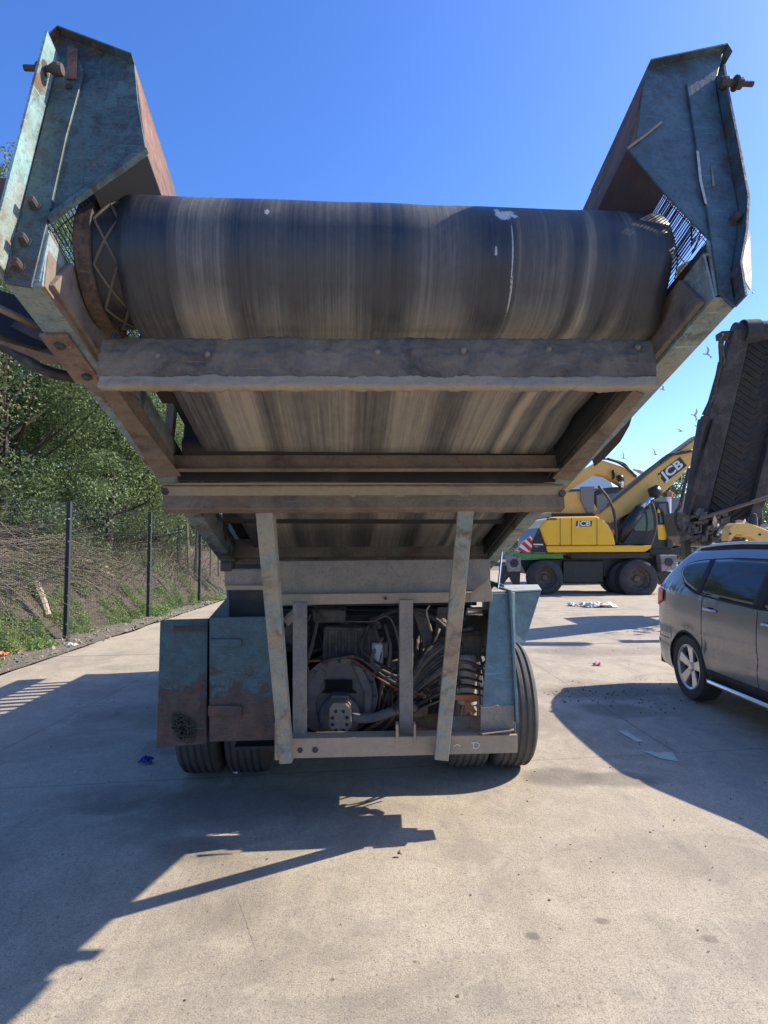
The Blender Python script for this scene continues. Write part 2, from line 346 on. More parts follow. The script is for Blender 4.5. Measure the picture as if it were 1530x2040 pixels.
    for m in [line(-0.142, 0.99, -4.48, 0.009, 0.45, 0.04), line(1, -0.02, 3.15, 0.013, 0.35, 0.06), line(1, 0.1, 1.33, 0.005, 0.5, 0.35, 2.2, [(1, -1, 3.0)]),
              line(-0.142, 0.99, -9.6, 0.03, 0.7, 0.03), line(-0.142, 0.99, -14.6, 0.04, 0.6, 0.03), line(1, 0.06, -2.6, 0.012, 0.5, 0.05, 2, [(1, 1, 4.8)]), line(1, 0.45, -.62, 0.004, 0.6, 0.02, 3, [(1, -1, 2.95), (1, 1, 2.5)])]:
        c = s.mix(m, c, (0.075, 0.065, 0.055))
    s.color(c)
    s.bump(s.math('ADD', s.math('ADD', fine, s.math('MULTIPLY', grit, 0.8)), s.math('MULTIPLY', mid, 1.2)), 0.5, 0.007)
    return s.m
def soil_mat(name, a, b, g=None, gk=0.5):
    s = Sh(name, 0.95); n = s.noise(3.5, 9, 0.72); n2 = s.noise(28, 6, 0.75)
    c = s.mix(n, a, b); c = s.mix(s.ramp(n2, [(0.4, 0.6), (0.56, 0.0)]), c, tuple(x*0.35 for x in a))
    if g: c = s.mix(s.math('MULTIPLY', s.ramp(s.noise(1.4, 8, 0.7), [(0.48, 0.0), (0.58, 1.0)]), gk), c, g)
    s.color(c); s.bump(s.math('ADD', n, n2), 0.7, 0.06); return s.m
b = NB(); face(b, [(-400, -60, -0.03), (400, -60, -0.03), (400, 900, -0.03), (-400, 900, -0.03)])
struct(obj('ground', b, soil_mat('bare_ground', (0.20, 0.165, 0.12), (0.30, 0.25, 0.19), (0.10, 0.11, 0.05))))
b = NB(); xs = [-4.85 + mnoise.noise(Vector((0, y*0.9, 3)))*0.12 + mnoise.noise(Vector((0, y*3.9, 8)))*0.04 for y in np.arange(-12, 41, 0.4)]
ys = list(np.arange(-12, 41, 0.4)); vs = [b.verts.new((x, y, 0)) for x, y in zip(xs, ys)]
vr = [b.verts.new((40, y, 0)) for y in ys]
for i in range(len(ys)-1): b.faces.new([vs[i], vr[i], vr[i+1], vs[i+1]])
yard = struct(obj('concrete_yard', b, ground_mat()))
# bank of bare earth behind the fence
def bank_h(x, y):
    t = -5.75 - x
    if t <= 0: return -0.02
    h = 1.62*(1-math.exp(-t/1.5)) + 0.04*t
    n = mnoise.fractal(Vector((x*0.8, y*0.8, 0.3)), 1.0, 2.0, 5)*0.30*min(1, t/0.6) + mnoise.fractal(Vector((x*3.5, y*3.5, 5)), 0.8, 2.0, 4)*0.09*min(1, t/0.3)
    return h + n
def grid_mesh(name, xs, ys, fn):
    nx, ny = len(xs), len(ys)
    v = [(x, y, fn(x, y)) for y in ys for x in xs]
    f = [(j*nx+i, j*nx+i+1, (j+1)*nx+i+1, (j+1)*nx+i) for j in range(ny-1) for i in range(nx-1)]
    me = bpy.data.meshes.new(name); me.from_pydata(v, [], f); return me
xs_ = list(np.arange(-9.0, -5.65, 0.07)); xs_ = list(np.arange(-34, -9.0, 1.2)) + xs_
struct(obj('earth_bank', grid_mesh('earth_bank', xs_, list(np.arange(3, 14, 0.09)) + list(np.arange(14, 60, 0.3)), bank_h),
           soil_mat('dark_crumbly_soil', (0.095, 0.072, 0.057), (0.20, 0.155, 0.12), (0.07, 0.10, 0.03), 0.4), smooth=True))
b = NB()
vv = [[b.verts.new((x + mnoise.noise(Vector((x, y*2, 1)))*0.06, y, 0.012 + 0.03*max(0, mnoise.noise(Vector((x*5, y*5, 2)))))) for x in (-5.9, -5.6, -5.35, -5.1, -4.86)] for y in np.arange(3, 40, 0.2)]
for r0, r1 in zip(vv, vv[1:]):
    for i in range(4): b.faces.new([r0[i], r0[i+1], r1[i+1], r1[i]])
struct(obj('dirt_verge', b, soil_mat('gritty_verge', (0.16, 0.13, 0.10), (0.31, 0.26, 0.2), (0.09, 0.12, 0.03), 0.25)))

# ------------------------------------------------------------------ foliage
def leaf_mat(name, a, b_, trans=0.25):
    s = Sh(name, 0.6, 0, 0.35)
    n = s.noise(1.1, 4, 0.6); r = s.noise(11, 3, 0.6)
    c = s.mix(s.ramp(n, [(0.35, 0.0), (0.65, 1.0)]), a, b_); c = s.mix(s.ramp(r, [(0.35, 0.0), (0.7, 0.6)]), c, tuple(x*1.6 for x in b_))
    s.color(c)
    tr = s.nt.nodes.new('ShaderNodeBsdfTranslucent'); s.put(tr.inputs[0], s.mix(0.5, c, tuple(x*1.8 for x in b_)))
    mx = s.nt.nodes.new('ShaderNodeMixShader'); mx.inputs[0].default_value = trans
    s.nt.links.new(s.b.outputs[0], mx.inputs[1]); s.nt.links.new(tr.outputs[0], mx.inputs[2])
    s.nt.links.new(mx.outputs[0], s.nt.nodes['Material Output'].inputs[0]); return s.m
M['leaf_dark'] = leaf_mat('evergreen_leaves', (0.040, 0.066, 0.027), (0.135, 0.185, 0.08))
M['leaf_mid'] = leaf_mat('mid_green_leaves', (0.058, 0.095, 0.032), (0.17, 0.225, 0.085))
M['leaf_olive'] = leaf_mat('olive_leaves', (0.13, 0.135, 0.065), (0.28, 0.27, 0.15))
M['weed'] = leaf_mat('weed_leaves', (0.09, 0.155, 0.035), (0.18, 0.26, 0.08), 0.35)
M['bark'] = plain('tree_bark', (0.06, 0.048, 0.036), 0.9, 0, 0.4, 10, 0.4)
M['twig'] = plain('dry_twigs', (0.20, 0.165, 0.125), 0.9, 0, 0.5, 5)
M['twig_dark'] = plain('dark_twigs', (0.07, 0.055, 0.042), 0.9, 0, 0.4, 5)
M['log'] = plain('pale_log', (0.42, 0.34, 0.25), 0.85, 0, 0.25, 12, 0.3)
def leaves_mesh(name, C, size, aspect=0.5, jitter=0.5, up=0.0):
    """C: (n,3) leaf centres; one folded diamond each"""
    n = len(C); a = rng.normal(size=(n, 3)); a[:, 2] *= 0.7; a[:, 2] += up; a /= np.linalg.norm(a, axis=1)[:, None]
    t = rng.normal(size=(n, 3)); bq = np.cross(a, t); bq /= np.linalg.norm(bq, axis=1)[:, None]
    s = size*(1-jitter/2 + jitter*rng.random((n, 1)))
    P = np.stack([C - a*s*0.5, C + bq*s*aspect*0.5, C + a*s*0.5, C - bq*s*aspect*0.5], 1).reshape(-1, 3)
    me = bpy.data.meshes.new(name); me.vertices.add(4*n); me.vertices.foreach_set('co', P.ravel())
    me.loops.add(4*n); me.loops.foreach_set('vertex_index', np.arange(4*n)); me.polygons.add(n)
    me.polygons.foreach_set('loop_start', np.arange(n)*4); me.polygons.foreach_set('loop_total', np.full(n, 4)); me.update(calc_edges=True)
    return me
def crown_points(n, rx, ry, rz, cz, nclump, cr, bottom=-0.95):
    """leaves gathered in clumps over the shell and inside of an uneven crown"""
    cl = []
    while len(cl) < nclump:
        d = rng.normal(size=3); d /= np.linalg.norm(d)
        if d[2] < bottom: continue
        k = 0.55 + 0.45*rng.random()**0.5
        lump = 1 + 0.28*mnoise.noise(Vector(d*2.1) + Vector((cz, rx, 0)))
        cl.append([d[0]*rx*k*lump, d[1]*ry*k*lump, cz + d[2]*rz*k*lump])
    cl = np.array(cl); which = rng.integers(0, nclump, n); rad = cr*(0.6+0.8*rng.random(nclump))
    d = rng.normal(size=(n, 3)); d /= np.linalg.norm(d, axis=1)[:, None]
    q = d*(rng.random((n, 1))**0.30)*rad[which][:, None]; q[:, 2] *= 0.62
    return cl[which] + q, cl
def make_tree(name, label, loc, h, rx, n=16000, leaf=0.11, mat='leaf_dark', cbase=0.25, group=None, nclump=90, cr=0.62, bare=0.0):
    t = thing(name, label, 'tree', loc, 0, group); L = Vector(loc)
    cz = h*(1+cbase)/2; rz = h*(1-cbase)/2
    P, cl = crown_points(n, rx, rx*0.9, rz, cz, nclump, cr)
    b = NB(); top = Vector((0.15*rx*random.uniform(-1, 1), 0.1*rx, h*0.9))
    tr = curve([L+Vector((0, 0, -0.3)), L+Vector((random.uniform(-.2, .2), 0.1, h*0.3)), L+top*0.65, L+top], 5)
    tube(b, tr, [0.014*h*(1-0.85*i/(len(tr)-1)) for i in range(len(tr))], 8)
    for q in cl[::3]:
        z0 = max(0.12, min(0.85, (q[2]/h)*0.62)); a = L + top*z0; e = L + Vector(q); m = (a+e)/2 + Vector((0, 0, -0.04*h*random.random()))
        c_ = curve([a, m, e], 3); tube(b, c_, [0.004*h*(1-0.8*i/(len(c_)-1)) for i in range(len(c_))], 5, False)
    obj('trunk', b, M['bark'], t)
    cm = obj('crown', leaves_mesh('crown', P + np.array(L), leaf), M[mat], t); return t

trees = [
 ((-9.9, 10.2, 0.6), 9.6, 2.7, 26000, .085, 'leaf_olive', 'olive green feathery evergreen at the far left edge above the fence'),
 ((-8.6, 13.6, 0.6), 10.2, 2.7, 30000, .095, 'leaf_dark', 'dense dark evergreen tree left of the conveyor, above the fallen branches'),
 ((-7.9, 17.2, 0.7), 9.2, 2.5, 26000, .10, 'leaf_mid', 'mid green leafy tree behind the second fence post'),
 ((-12.2, 16.5, 0.8), 11.8, 3.4, 24000, .12, 'leaf_dark', 'tall dark tree standing deepest in the wood on the left'),
 ((-8.4, 22.0, 0.8), 10.5, 3.0, 20000, .13, 'leaf_dark', 'dark tree farthest along the fence, beside the left conveyor beam'),
 ((-9.2, 30.0, 0.8), 11.5, 4.0, 16000, .17, 'leaf_mid', 'broad green tree closing the far end of the fence line'),
 ((-13.5, 23.5, 0.8), 13.0, 4.0, 18000, .16, 'leaf_dark', 'high dark tree seen beside the left end of the conveyor drum'),
]
for i, (loc, h, r, n, lf, m, lab) in enumerate(trees):
    make_tree('evergreen_tree', lab, loc, h, r, int(n*2.0), lf*.85, m, 0.02, 'trees above the bank behind the fence', 95, 0.30*r)
# branch tips of a conifer reaching into the left edge of the picture
t = thing('conifer_tree', 'thin conifer with only its branch tips reaching in at the upper left edge', 'tree', (-7.35, 8.2, 1.0))
b = NB(); tr = [Vector((-7.35, 8.2, 0.6)), Vector((-7.4, 8.2, 4)), Vector((-7.35, 8.25, 8.6))]; tube(b, curve(tr, 5), [0.11-0.009*i for i in range(11)], 7)
pts = []
for k in range(46):
    z = 3.6 + 4.8*k/46; a = k*2.4; ln = 1.9*(1-(z-3.6)/6.2)*random.uniform(0.7, 1.1)
    if abs(z-6.6) < .12 or abs(z-7.3) < .1 or abs(z-6.15) < .1: a = random.uniform(-0.5, 0.1); ln = 1.95
    s0 = Vector((-7.37, 8.2, z)); e = s0 + Vector((math.cos(a)*ln, math.sin(a)*ln, -0.22*ln)); c_ = curve([s0, (s0+e)/2+Vector((0, 0, .09)), e], 4); tube(b, c_, [0.018-0.0018*i for i in range(len(c_))], 4, False)
    for q in c_[2:]:
        for _ in range(26): pts.append(list(q + Vector((random.gauss(0, .13), random.gauss(0, .13), random.gauss(-.03, .06)))))
obj('trunk', b, M['bark'], t); obj('crown', leaves_mesh('crown', np.array(pts), 0.12, 0.3), M['leaf_dark'], t)
# bare saplings whose twig tips show over the belt drum
def bare_tree(loc, h, n, label):
    t = thing('bare_sapling', label, 'tree', loc, 0, 'bare saplings behind the conveyor'); L = Vector(loc); b = NB()
    for k in range(n):
        q = L + Vector((random.uniform(-1.2, 1.2), random.uniform(-.6, .6), 0)); e = q + Vector((random.uniform(-.6, .6), 0, h*random.uniform(.85, 1.0)))
        c_ = curve([q, (q+e)/2+Vector((random.uniform(-.2, .2), 0, 0)), e], 4); tube(b, c_, [0.05-0.0052*i for i in range(len(c_))], 4, False)
        for _ in range(9):
            z = random.uniform(.45, .95); s0 = q.lerp(e, z); s1 = s0 + Vector((random.uniform(-.7, .7), random.uniform(-.3, .3), random.uniform(.5, 1.1))); tube(b, [s0, (s0+s1)/2+Vector((.05, 0, -.05)), s1], [.014, .01, .005], 3, False)
    obj('trunk', b, M['twig'], t)
bare_tree((-6.1, 20.5, 0.6), 13.1, 7, 'bare twiggy sapling showing over the left end of the belt drum')
bare_tree((-4.6, 21.5, -0.1), 14.0, 4, 'thin bare sapling whose tips show above the belt, nearer its middle')
o = None
C = []
for k in range(620):
    x = random.uniform(-13.5, -8.7); y = random.uniform(7.5, 30); r = random.uniform(.35, .8); c = np.array([x, y, bank_h(x, y) + random.uniform(0, 1.0)*(5.5 if x < -9.5 else 1.7)])
    m = 260; d = rng.normal(size=(m, 3)); d /= np.linalg.norm(d, axis=1)[:, None]; C.append(c + d*(rng.random((m, 1))**.4)*r*np.array([1, 1, .7]))
o = obj('understorey', leaves_mesh('understorey', np.concatenate(C), .115), M['leaf_dark']); tag(o, 'dark leafy understorey filling the gaps between the tree trunks', 'undergrowth'); o['kind'] = 'stuff'
# dead branches and brush heaped on the bank
b = NB()
def bstick(p, d, ln, r, bend=0.25, n=5):
    pts = []; q = V(p).copy(); d = V(d).normalized(); ax = Vector((random.gauss(0, 1), random.gauss(0, 1), random.gauss(0, 1))).normalized()
    for i in range(n+1): pts.append(q.copy()); q = q + d*ln/n; d = (d + ax*bend/n + Vector((0, 0, -0.05))).normalized()
    tube(b, pts, [r*(1-0.75*i/n) for i in range(n+1)], 3, False)
def bp(lo, hi, ylo, yhi): 
    x = random.uniform(lo, hi); y = random.uniform(ylo, yhi); return Vector((x, y, bank_h(x, y)))
for k in range(950):
    p = bp(-9.2, -6.5, 7.0, 14.2) + Vector((0, 0, random.uniform(0.05, 1.0)*random.random()**.6)); dr = random.choice([(1, .35, -.28), (1, -.2, -.35), (.8, .9, -.1), (1, .1, .15)])
    bstick(p, Vector(dr)+Vector((random.gauss(0, .3), random.gauss(0, .35), random.gauss(0, .22))), random.uniform(.6, 1.9), random.uniform(.004, .013), .7)
for k in range(420):
    p = bp(-8.6, -6.1, 12, 23); bstick(p, (random.gauss(0.3, .5), random.gauss(0, .5), random.uniform(.2, 1.2)), random.uniform(.4, 1.5), random.uniform(.004, .011), .7)
for k in range(260):
    p = bp(-6.9, -5.85, 6.5, 22); bstick(p, (random.gauss(0.6, .5), random.gauss(0, .7), random.uniform(-.3, .3)), random.uniform(.2, .7), random.uniform(.003, .008), .7)
o = obj('dead_brushwood', b, M['twig']); tag(o, 'tangle of dry brown branches heaped over the bank behind the mesh fence', 'brushwood'); o['kind'] = 'stuff'
b = NB()
for k in range(420):
    p = bp(-9.2, -6.4, 7.0, 20) + Vector((0, 0, random.uniform(0, .5))); bstick(p, (random.gauss(.6, .5), random.gauss(0, .6), random.gauss(.1, .4)), random.uniform(.5, 1.6), random.uniform(.005, .014), .8)
o = obj('dark_brushwood', b, M['twig_dark']); tag(o, 'darker dead twigs mixed into the brush on the bank', 'brushwood'); o['kind'] = 'stuff'
# shrubs and weeds
def patch(name, label, cat, spots, mat, n, leaf, hgt, asp=0.4, up=0.3, follow=True):
    C = []
    sp = []
    for (x, y, r, k) in spots:                           # each patch is a scatter of little plants of uneven height
        q = max(3, int(20*k)); 
        for _ in range(q):
            a = random.random()*6.283; rr = r*1.25*random.random()**.6; f = random.uniform(.25, 1.0)
            sp.append((x+rr*math.cos(a), y+rr*math.sin(a)*1.6, random.uniform(.10, .26)*(1+.8*(r > .6)), k/q*f*1.6, f*random.uniform(.5, 1.1)))
    for (x, y, r, k, hs_) in sp:
        m = max(6, int(n*k)); a = rng.random(m)*6.283; rr = r*np.sqrt(rng.random(m)); px = x + rr*np.cos(a); py = y + rr*np.sin(a)
        hh = hgt*hs_*rng.random(m)*(1-0.6*(rr/r)**2)
        for i in range(m): C.append((px[i], py[i], max(bank_h(px[i], py[i]) if follow else 0, 0.0) + 0.01 + hh[i]))
    o = obj(name, leaves_mesh(name, np.array(C), leaf, asp, 0.7, up), M[mat]); tag(o, label, cat); o['kind'] = 'stuff'; return o
patch('weeds', 'bright green weeds growing along the foot of the mesh fence', 'weeds',
      [(-5.95, 9.7, .42, 1.2), (-6.2, 9.2, .38, .8), (-5.5, 9.55, .14, .2), (-6.0, 11.6, .32, .8), (-5.8, 13.4, .34, .7), (-5.6, 14.4, .3, .5), (-5.85, 15.2, .5, .6), (-5.6, 16.6, .4, .5), (-5.25, 8.1, .14, .15), (-5.5, 12.6, .18, .15),
       (-6.3, 18.2, .6, .6), (-5.8, 8.5, .2, .2), (-5.3, 18.0, .35, .4)], 'weed', 2400, 0.055, 0.34)
patch('ivy_cover', 'mid green undergrowth spreading over the upper bank', 'undergrowth',
      [(-7.3, 9.4, .9, .7), (-7.8, 10.6, .9, .6), (-6.9, 11.0, .35, .3), (-7.5, 12.3, .8, .5), (-7.2, 8.2, .6, .6), (-7.0, 14.2, .6, .4), (-7.4, 17.5, 1.0, .6), (-7.6, 20.5, 1.3, .6), (-6.7, 12.9, .3, .15)], 'leaf_mid', 4200, 0.06, 0.42)
patch('scrub', 'loose olive scrub with thin stems growing through the brush', 'scrub',
      [(-7.2, 13.4, .9, 1.0), (-7.6, 14.6, 1.0, 1.0), (-7.0, 15.6, .8, .7), (-8.3, 12.2, 1.0, .8), (-6.9, 19.3, .8, .6), (-8.8, 9.4, 1.0, .5)], 'leaf_olive', 3600, 0.05, 1.15, 0.35)
# logs and stump on the bank
def log(p, e, r, label, mat='log', n=8):
    bb = NB(); c_ = curve([p, (V(p)+V(e))/2+Vector((0, 0, .05)), e], 5); tube(bb, c_, [r*(1-0.35*i/len(c_)) for i in range(len(c_))], n); o = obj('fallen_log', bb, M[mat], smooth=False); tag(o, label, 'log', 'cut logs on the bank'); return o
def surf(px, py):
    """point where the picture ray meets the bank"""
    d = ray(px, py); t = 5.0
    while t < 60:
        p = CAM + d*t
        if p.x < -5.75 and p.z < bank_h(p.x, p.y) + 0.03: return p
        t += 0.03
    return CAM + d*12
up = Vector((0, 0, .04))
log(surf(142, 1116)+up, surf(222, 1140)+up*1.5, .055, 'upper pale cut log lying on the bank right of the first fence post')
log(surf(172, 1134)+up, surf(226, 1152)+up, .045, 'lower pale cut log lying on the bank just under the longer one')
log(surf(232, 1168)+up, surf(252, 1188)+up, .03, 'short dark stick of wood low on the bank near the second fence post', 'twig_dark')
log(surf(70, 1172)+up*2, surf(96, 1232)+up, .085, 'split pale tree stump leaning down the bank left of the first fence post')
# ------------------------------------------------------------------ mesh fence
fence = thing('mesh_fence', 'dark green wire mesh security fence with square posts along the left edge of the yard', 'fence', (-5.6, 10.7, 0))
FP = [Vector((-5.78+0.055*(y-7.4), y, 0)) for y in (4.2, 7.45, 10.7, 13.95, 17.2, 20.45, 23.7, 26.95, 30.2)]
H = 2.42
for p in FP:
    b = NB(); box2(b, (p.x-.035, p.y-.035, -0.05), (p.x+.035, p.y+.035, H)); o = obj('post', b, M['fencepost'] if 'fencepost' in M else M['black'], fence, 0.004)
    for z in (.25, .75, 1.25, 1.7, 2.1) if p.y < 22 else ():
        b = NB(); box2(b, (p.x+.012, p.y-.046, z), (p.x+.038, p.y-.034, z+.022)); obj('clamp', b, M['chrome'], o)
for a, c_ in zip(FP, FP[1:]):
    b = NB(); d = c_-a; n = int(d.length/0.055)
    for i in range(1, n):
        q = a + d*(i/n) + Vector((-.03, 0, 0)); r = .0015; box2(b, (q.x-r, q.y-r, .03), (q.x+r, q.y+r, H-.02))
    for z in (.08, .28, .48, .68, .88, 1.08, 1.28, 1.48, 1.68, 1.88, 2.08, 2.24, 2.36):
        for off in (-.036, -.024): tube(b, [a+Vector((off, 0, z)), c_+Vector((off, 0, z))], .0024, 4, False)
    for i in range(0, n):                                  # folded top edge
        q = a + d*(i/n); tube(b, [q+Vector((-.03, 0, H-.03)), q+Vector((.03, 0.01, H+.02))], .002, 3, False)
    obj('mesh_panel', b, M['fencewire'] if 'fencewire' in M else M['wire'], fence)

# ------------------------------------------------------------------ the mobile screener and its conveyor
SC = thing('mobile_screener', 'old teal trailer mounted screening machine with its wide conveyor raised towards the viewer', 'screening machine', (-0.18, 4.5, 0), math.atan2(-CD.x, CD.y))
P_ = SC
def cbox(bm, u0, u1, v0, v1, w0, w1, skew=0.0):
    """box in conveyor coordinates; skew shifts v across the width"""
    def q(u, v, w_): return cpt(u, v - skew*u, w_)
    prism(bm, [q(u0, v0, w0), q(u1, v0, w0), q(u1, v1, w0), q(u0, v1, w0)], ND*(w1-w0))
def ribbon(bm, path, u0, u1, nu=1):
    pass
VEND = 4.2
# side beams: C channels with the flange below; webs inboard
for side, (uo, ui) in (('l', (-1.0, -0.905)), ('r', (1.05, 0.965))):
    s_ = 1 if ui > uo else -1
    b = NB(); cbox(b, min(uo, ui), max(uo, ui), 0.0, VEND, 0.0, 0.008)
    cbox(b, min(ui, ui-s_*0.008), max(ui, ui-s_*0.008), 0.0, VEND, 0.008, 0.165)
    cbox(b, min(uo, ui), max(uo, ui), 0.0, VEND, 0.157, 0.165)
    cbox(b, min(uo, uo+s_*0.008), max(uo, uo+s_*0.008), 0.0, VEND, 0.008, 0.157)
    beam = obj('side_beam', b, M['beam'], P_, 0.002)
    # tapered stiffener let into the lower half of the flange
    b = NB(); us = ui + s_*0.004
    prism(b, [cpt(us, .50, -.006), cpt(ui-s_*.045, .52, -.006), cpt(uo+s_*.012, 1.36, -.006), cpt(us+s_*.03, 1.33, -.006)][:4], ND*0.005)
    prism(b, [cpt(ui+s_*.004, .50, -.0062), cpt(ui+s_*.012, .50, -.0062), cpt(ui+s_*.012, 1.33, -.0062), cpt(ui+s_*.004, 1.33, -.0062)], ND*0.07)
    obj('stiffener', b, M['brown'], beam)
    # inner web liner plate, set in from the beam
    b = NB(); ul = ui + s_*0.03
    prism(b, [cpt(ui+s_*.002, .03, .012), cpt(ui+s_*.002, .42, .012), cpt(ui+s_*.002, .42, .15), cpt(ui+s_*.002, .10, .15)], RD*s_*0.02)
    obj('liner_plate', b, M['brown'], beam, 0.003)
b = NB(); cbox(b, -1.012, -.925, .225, .50, -.014, -.001); pl = obj('cover_plate', b, painted('orange_rust_plate', (0.25, 0.17, 0.13), .3, .35, (0.28, .12, .07)), P_, 0.003)
for u, v in ((-.967, .27), (-.955, .445)):
    b = NB(); lathe(b, cpt(u, v, -.014), -ND, [(0, .0), (0, .017), (.008, .017), (.012, .012), (.012, 0)], 6); obj('bolt', b, M['bolt'], pl)
# upper rails, skirts and closing sheets between the webs
b = NB()
for u0, u1 in ((-.96, -.925), (.985, 1.02)): cbox(b, u0, u1, .30, VEND, .46, .53)
for v in (.55, 1.25, 1.95, 2.65, 3.35, 4.0):
    for u0, u1 in ((-.95, -.91), (.97, 1.01)): cbox(b, u0, u1, v, v+.05, .165, .46)
obj('upper_rail', b, M['brown'], P_, 0.003)
for s_, u in ((-1, -.80), (1, .925)):
    b = NB(); cbox(b, u-.004, u+.004, .62, VEND, .20, .50); obj('belt_skirt', b, M['dark'], P_)
b = NB()
for v in (1.30, 2.30, 3.2): lathe(b, cpt(-.86, v, .13), RD, [(0, 0), (0, .05), (1.80, .05), (1.80, 0)], 20)
o = obj('return_idler', b, M['dark'], P_); sm_angle(o)
b = NB(); cbox(b, .936, .962, .50, 4.0, .168, .176); cbox(b, .929, .936, .45, 4.0, .03, .32); obj('dark_side_sheet', b, M['dark'], P_)
b = NB(); cbox(b, -.90, -.80, 1.0, 4.0, .30, .31); cbox(b, -.87, -.80, .62, .95, .17, .45); cbox(b, -.896, -.755, 1.45, 4.0, .20, .206); obj('dark_side_sheet', b, M['dark'], P_)  # last dark sheet added to give the open slot its shaded look
b = NB(); prism(b, [on_w(x, y, .06) for x, y in ((1262, 822), (1254, 848), (1236, 880), (1206, 912), (1184, 930), (1180, 918), (1215, 872))], ND*.12); obj('bulged_skirt', b, M['dark'], P_)
# ---- belt and drum
DV, DW, R = 0.26, 0.283, 0.205
UL, UR = -.757, .897
path = []                                               # (v, w) along the belt: underside, round the drum, top side
for i in range(26): path.append((4.1 - (4.1-DV)*i/25.0, DW - R - .004 + .035*math.sin(math.pi*i/25.0)*0 + (0.022 if i < 22 else 0.022*(25-i)/3)))
for i in range(1, 41): a = -math.pi/2 - math.pi*i/40; path.append((DV + (R+.004)*math.cos(a), DW + (R+.004)*math.sin(a)))
for i in range(1, 24): path.append((DV + (4.1-DV)*i/23, DW + R + .004))
NU = 44; me = bpy.data.meshes.new('conveyor_belt'); vts = []; uvs = []; L = 0; arc = []
for i, (v, w_) in enumerate(path):
    if i: L += math.hypot(v-path[i-1][0], w_-path[i-1][1])
    arc.append(L)
SEAM = arc[25]
for i, (v, w_) in enumerate(path):
    for k in range(NU+1):
        f = k/NU; u = UL + (UR + .028*max(0, 1-max(0, v-.3)/.3) - UL)*f
        edge = (.009*math.sin(arc[i]*7.3) + .006*math.sin(arc[i]*17)) * (1 if f > .93 else 0)
        bul = .0006*math.sin(f*29+1) + .0016*mnoise.noise(Vector((u*6, arc[i]*1.2, 0)))
        cx, cw = v, w_
        if v < DV: rr = math.hypot(v-DV, w_-DW); cx = DV + (v-DV)*(rr+bul)/rr; cw = DW + (w_-DW)*(rr+bul)/rr
        else: cw += bul*(1 if w_ > DW else -1)
        vts.append(cpt(u+edge, cx, cw)); uvs.append((f, arc[i]-SEAM))
fcs = [(i*(NU+1)+k, i*(NU+1)+k+1, (i+1)*(NU+1)+k+1, (i+1)*(NU+1)+k) for i in range(len(path)-1) for k in range(NU)]
me.from_pydata(vts, [], fcs); uvl = me.uv_layers.new(name='UVMap')
for p in me.polygons:
    for li in p.loop_indices: uvl.data[li].uv = uvs[me.loops[li].vertex_index]
# places on the belt of the lime splashes and the scratch, u from 0 to 1 and arc length from the lowest point of the drum
def belt_uv(px, py):
    d = ray(px, py); best = None                        # hit the drum cylinder
    o_ = CAM - cpt(0, DV, DW); dv, dw = d.dot(CD), d.dot(ND); ov, ow_ = o_.dot(CD), o_.dot(ND)
    A = dv*dv+dw*dw; B = 2*(ov*dv+ow_*dw); C = ov*ov+ow_*ow_-(R+.004)**2; t = (-B-math.sqrt(max(0, B*B-4*A*C)))/(2*A); p = CAM+d*t; u, v, w_ = uvw(p)
    a = math.atan2(w_-DW, v-DV); ang = (-math.pi/2 - a) % (2*math.pi)
    return (u-UL)/(UR-UL), ang*(R+.004)
for px, py, ru, rv, jag, k in [(990, 428, .017, .030, 1.6, 1.0), (1003, 424, .010, .02, 1.8, .9), (1012, 430, .008, .012, 1.8, .9), (978, 420, .006, .02, 1.8, .9), (527, 422, .005, .014, 2.4, .8), (1009, 500, .0016, .12, 1.9, .8), (1004, 590, .0018, .07, 1.9, .8), (976, 500, .003, .016, 2.2, .8)]:
    uu, vv_ = belt_uv(px, py); BELT_MARKS.append((uu, vv_, ru, rv, jag, k))
belt = obj('conveyor_belt', me, belt_mat(), P_, smooth=True)
md = belt.modifiers.new('thick', 'SOLIDIFY'); md.thickness = .012; md.offset = -1
b = NB(); lathe(b, cpt(-.885, DV, DW), RD, [(.03, 0), (.03, R-.012), (1.80, R-.012), (1.80, 0)], 64); drum = sm_angle(obj('head_drum', b, M['black'], P_))
b = NB(); lathe(b, cpt(-.885, DV, DW), RD, [(0, .06), (0, R-.010), (.010, R+.004), (.052, R+.002), (.052, 0.06)], 64); sm_angle(obj('drum_rim', b, painted('rough_rust_rim', (0.075, .055, .042), .5, .25, (.10, .06, .042), speck=.7, ds=9), drum))
b = NB(); nk = 9
for k in range(nk):
    for sgn in (1, -1):
        pp = []
        for j in range(6):
            a = 2*math.pi*(k + sgn*1.0*(j/5-.5))/nk; u = -.828 + .071*j/5; pp.append(cpt(u, DV+(R-.010)*math.cos(a), DW+(R-.010)*math.sin(a)))
        tube(b, pp, .0045, 5, False)
obj('diamond_lagging', b, plain('dusty_lagging_ridges', (.11, .09, .07), .9, 0, .4, 20), drum)
for u in (-.90,):
    b = NB(); lathe(b, cpt(u, DV, DW), RD, [(-.02, 0), (-.02, .06), (.025, .06), (.025, 0)], 24); sm_angle(obj('bearing', b, M['bolt'], drum))
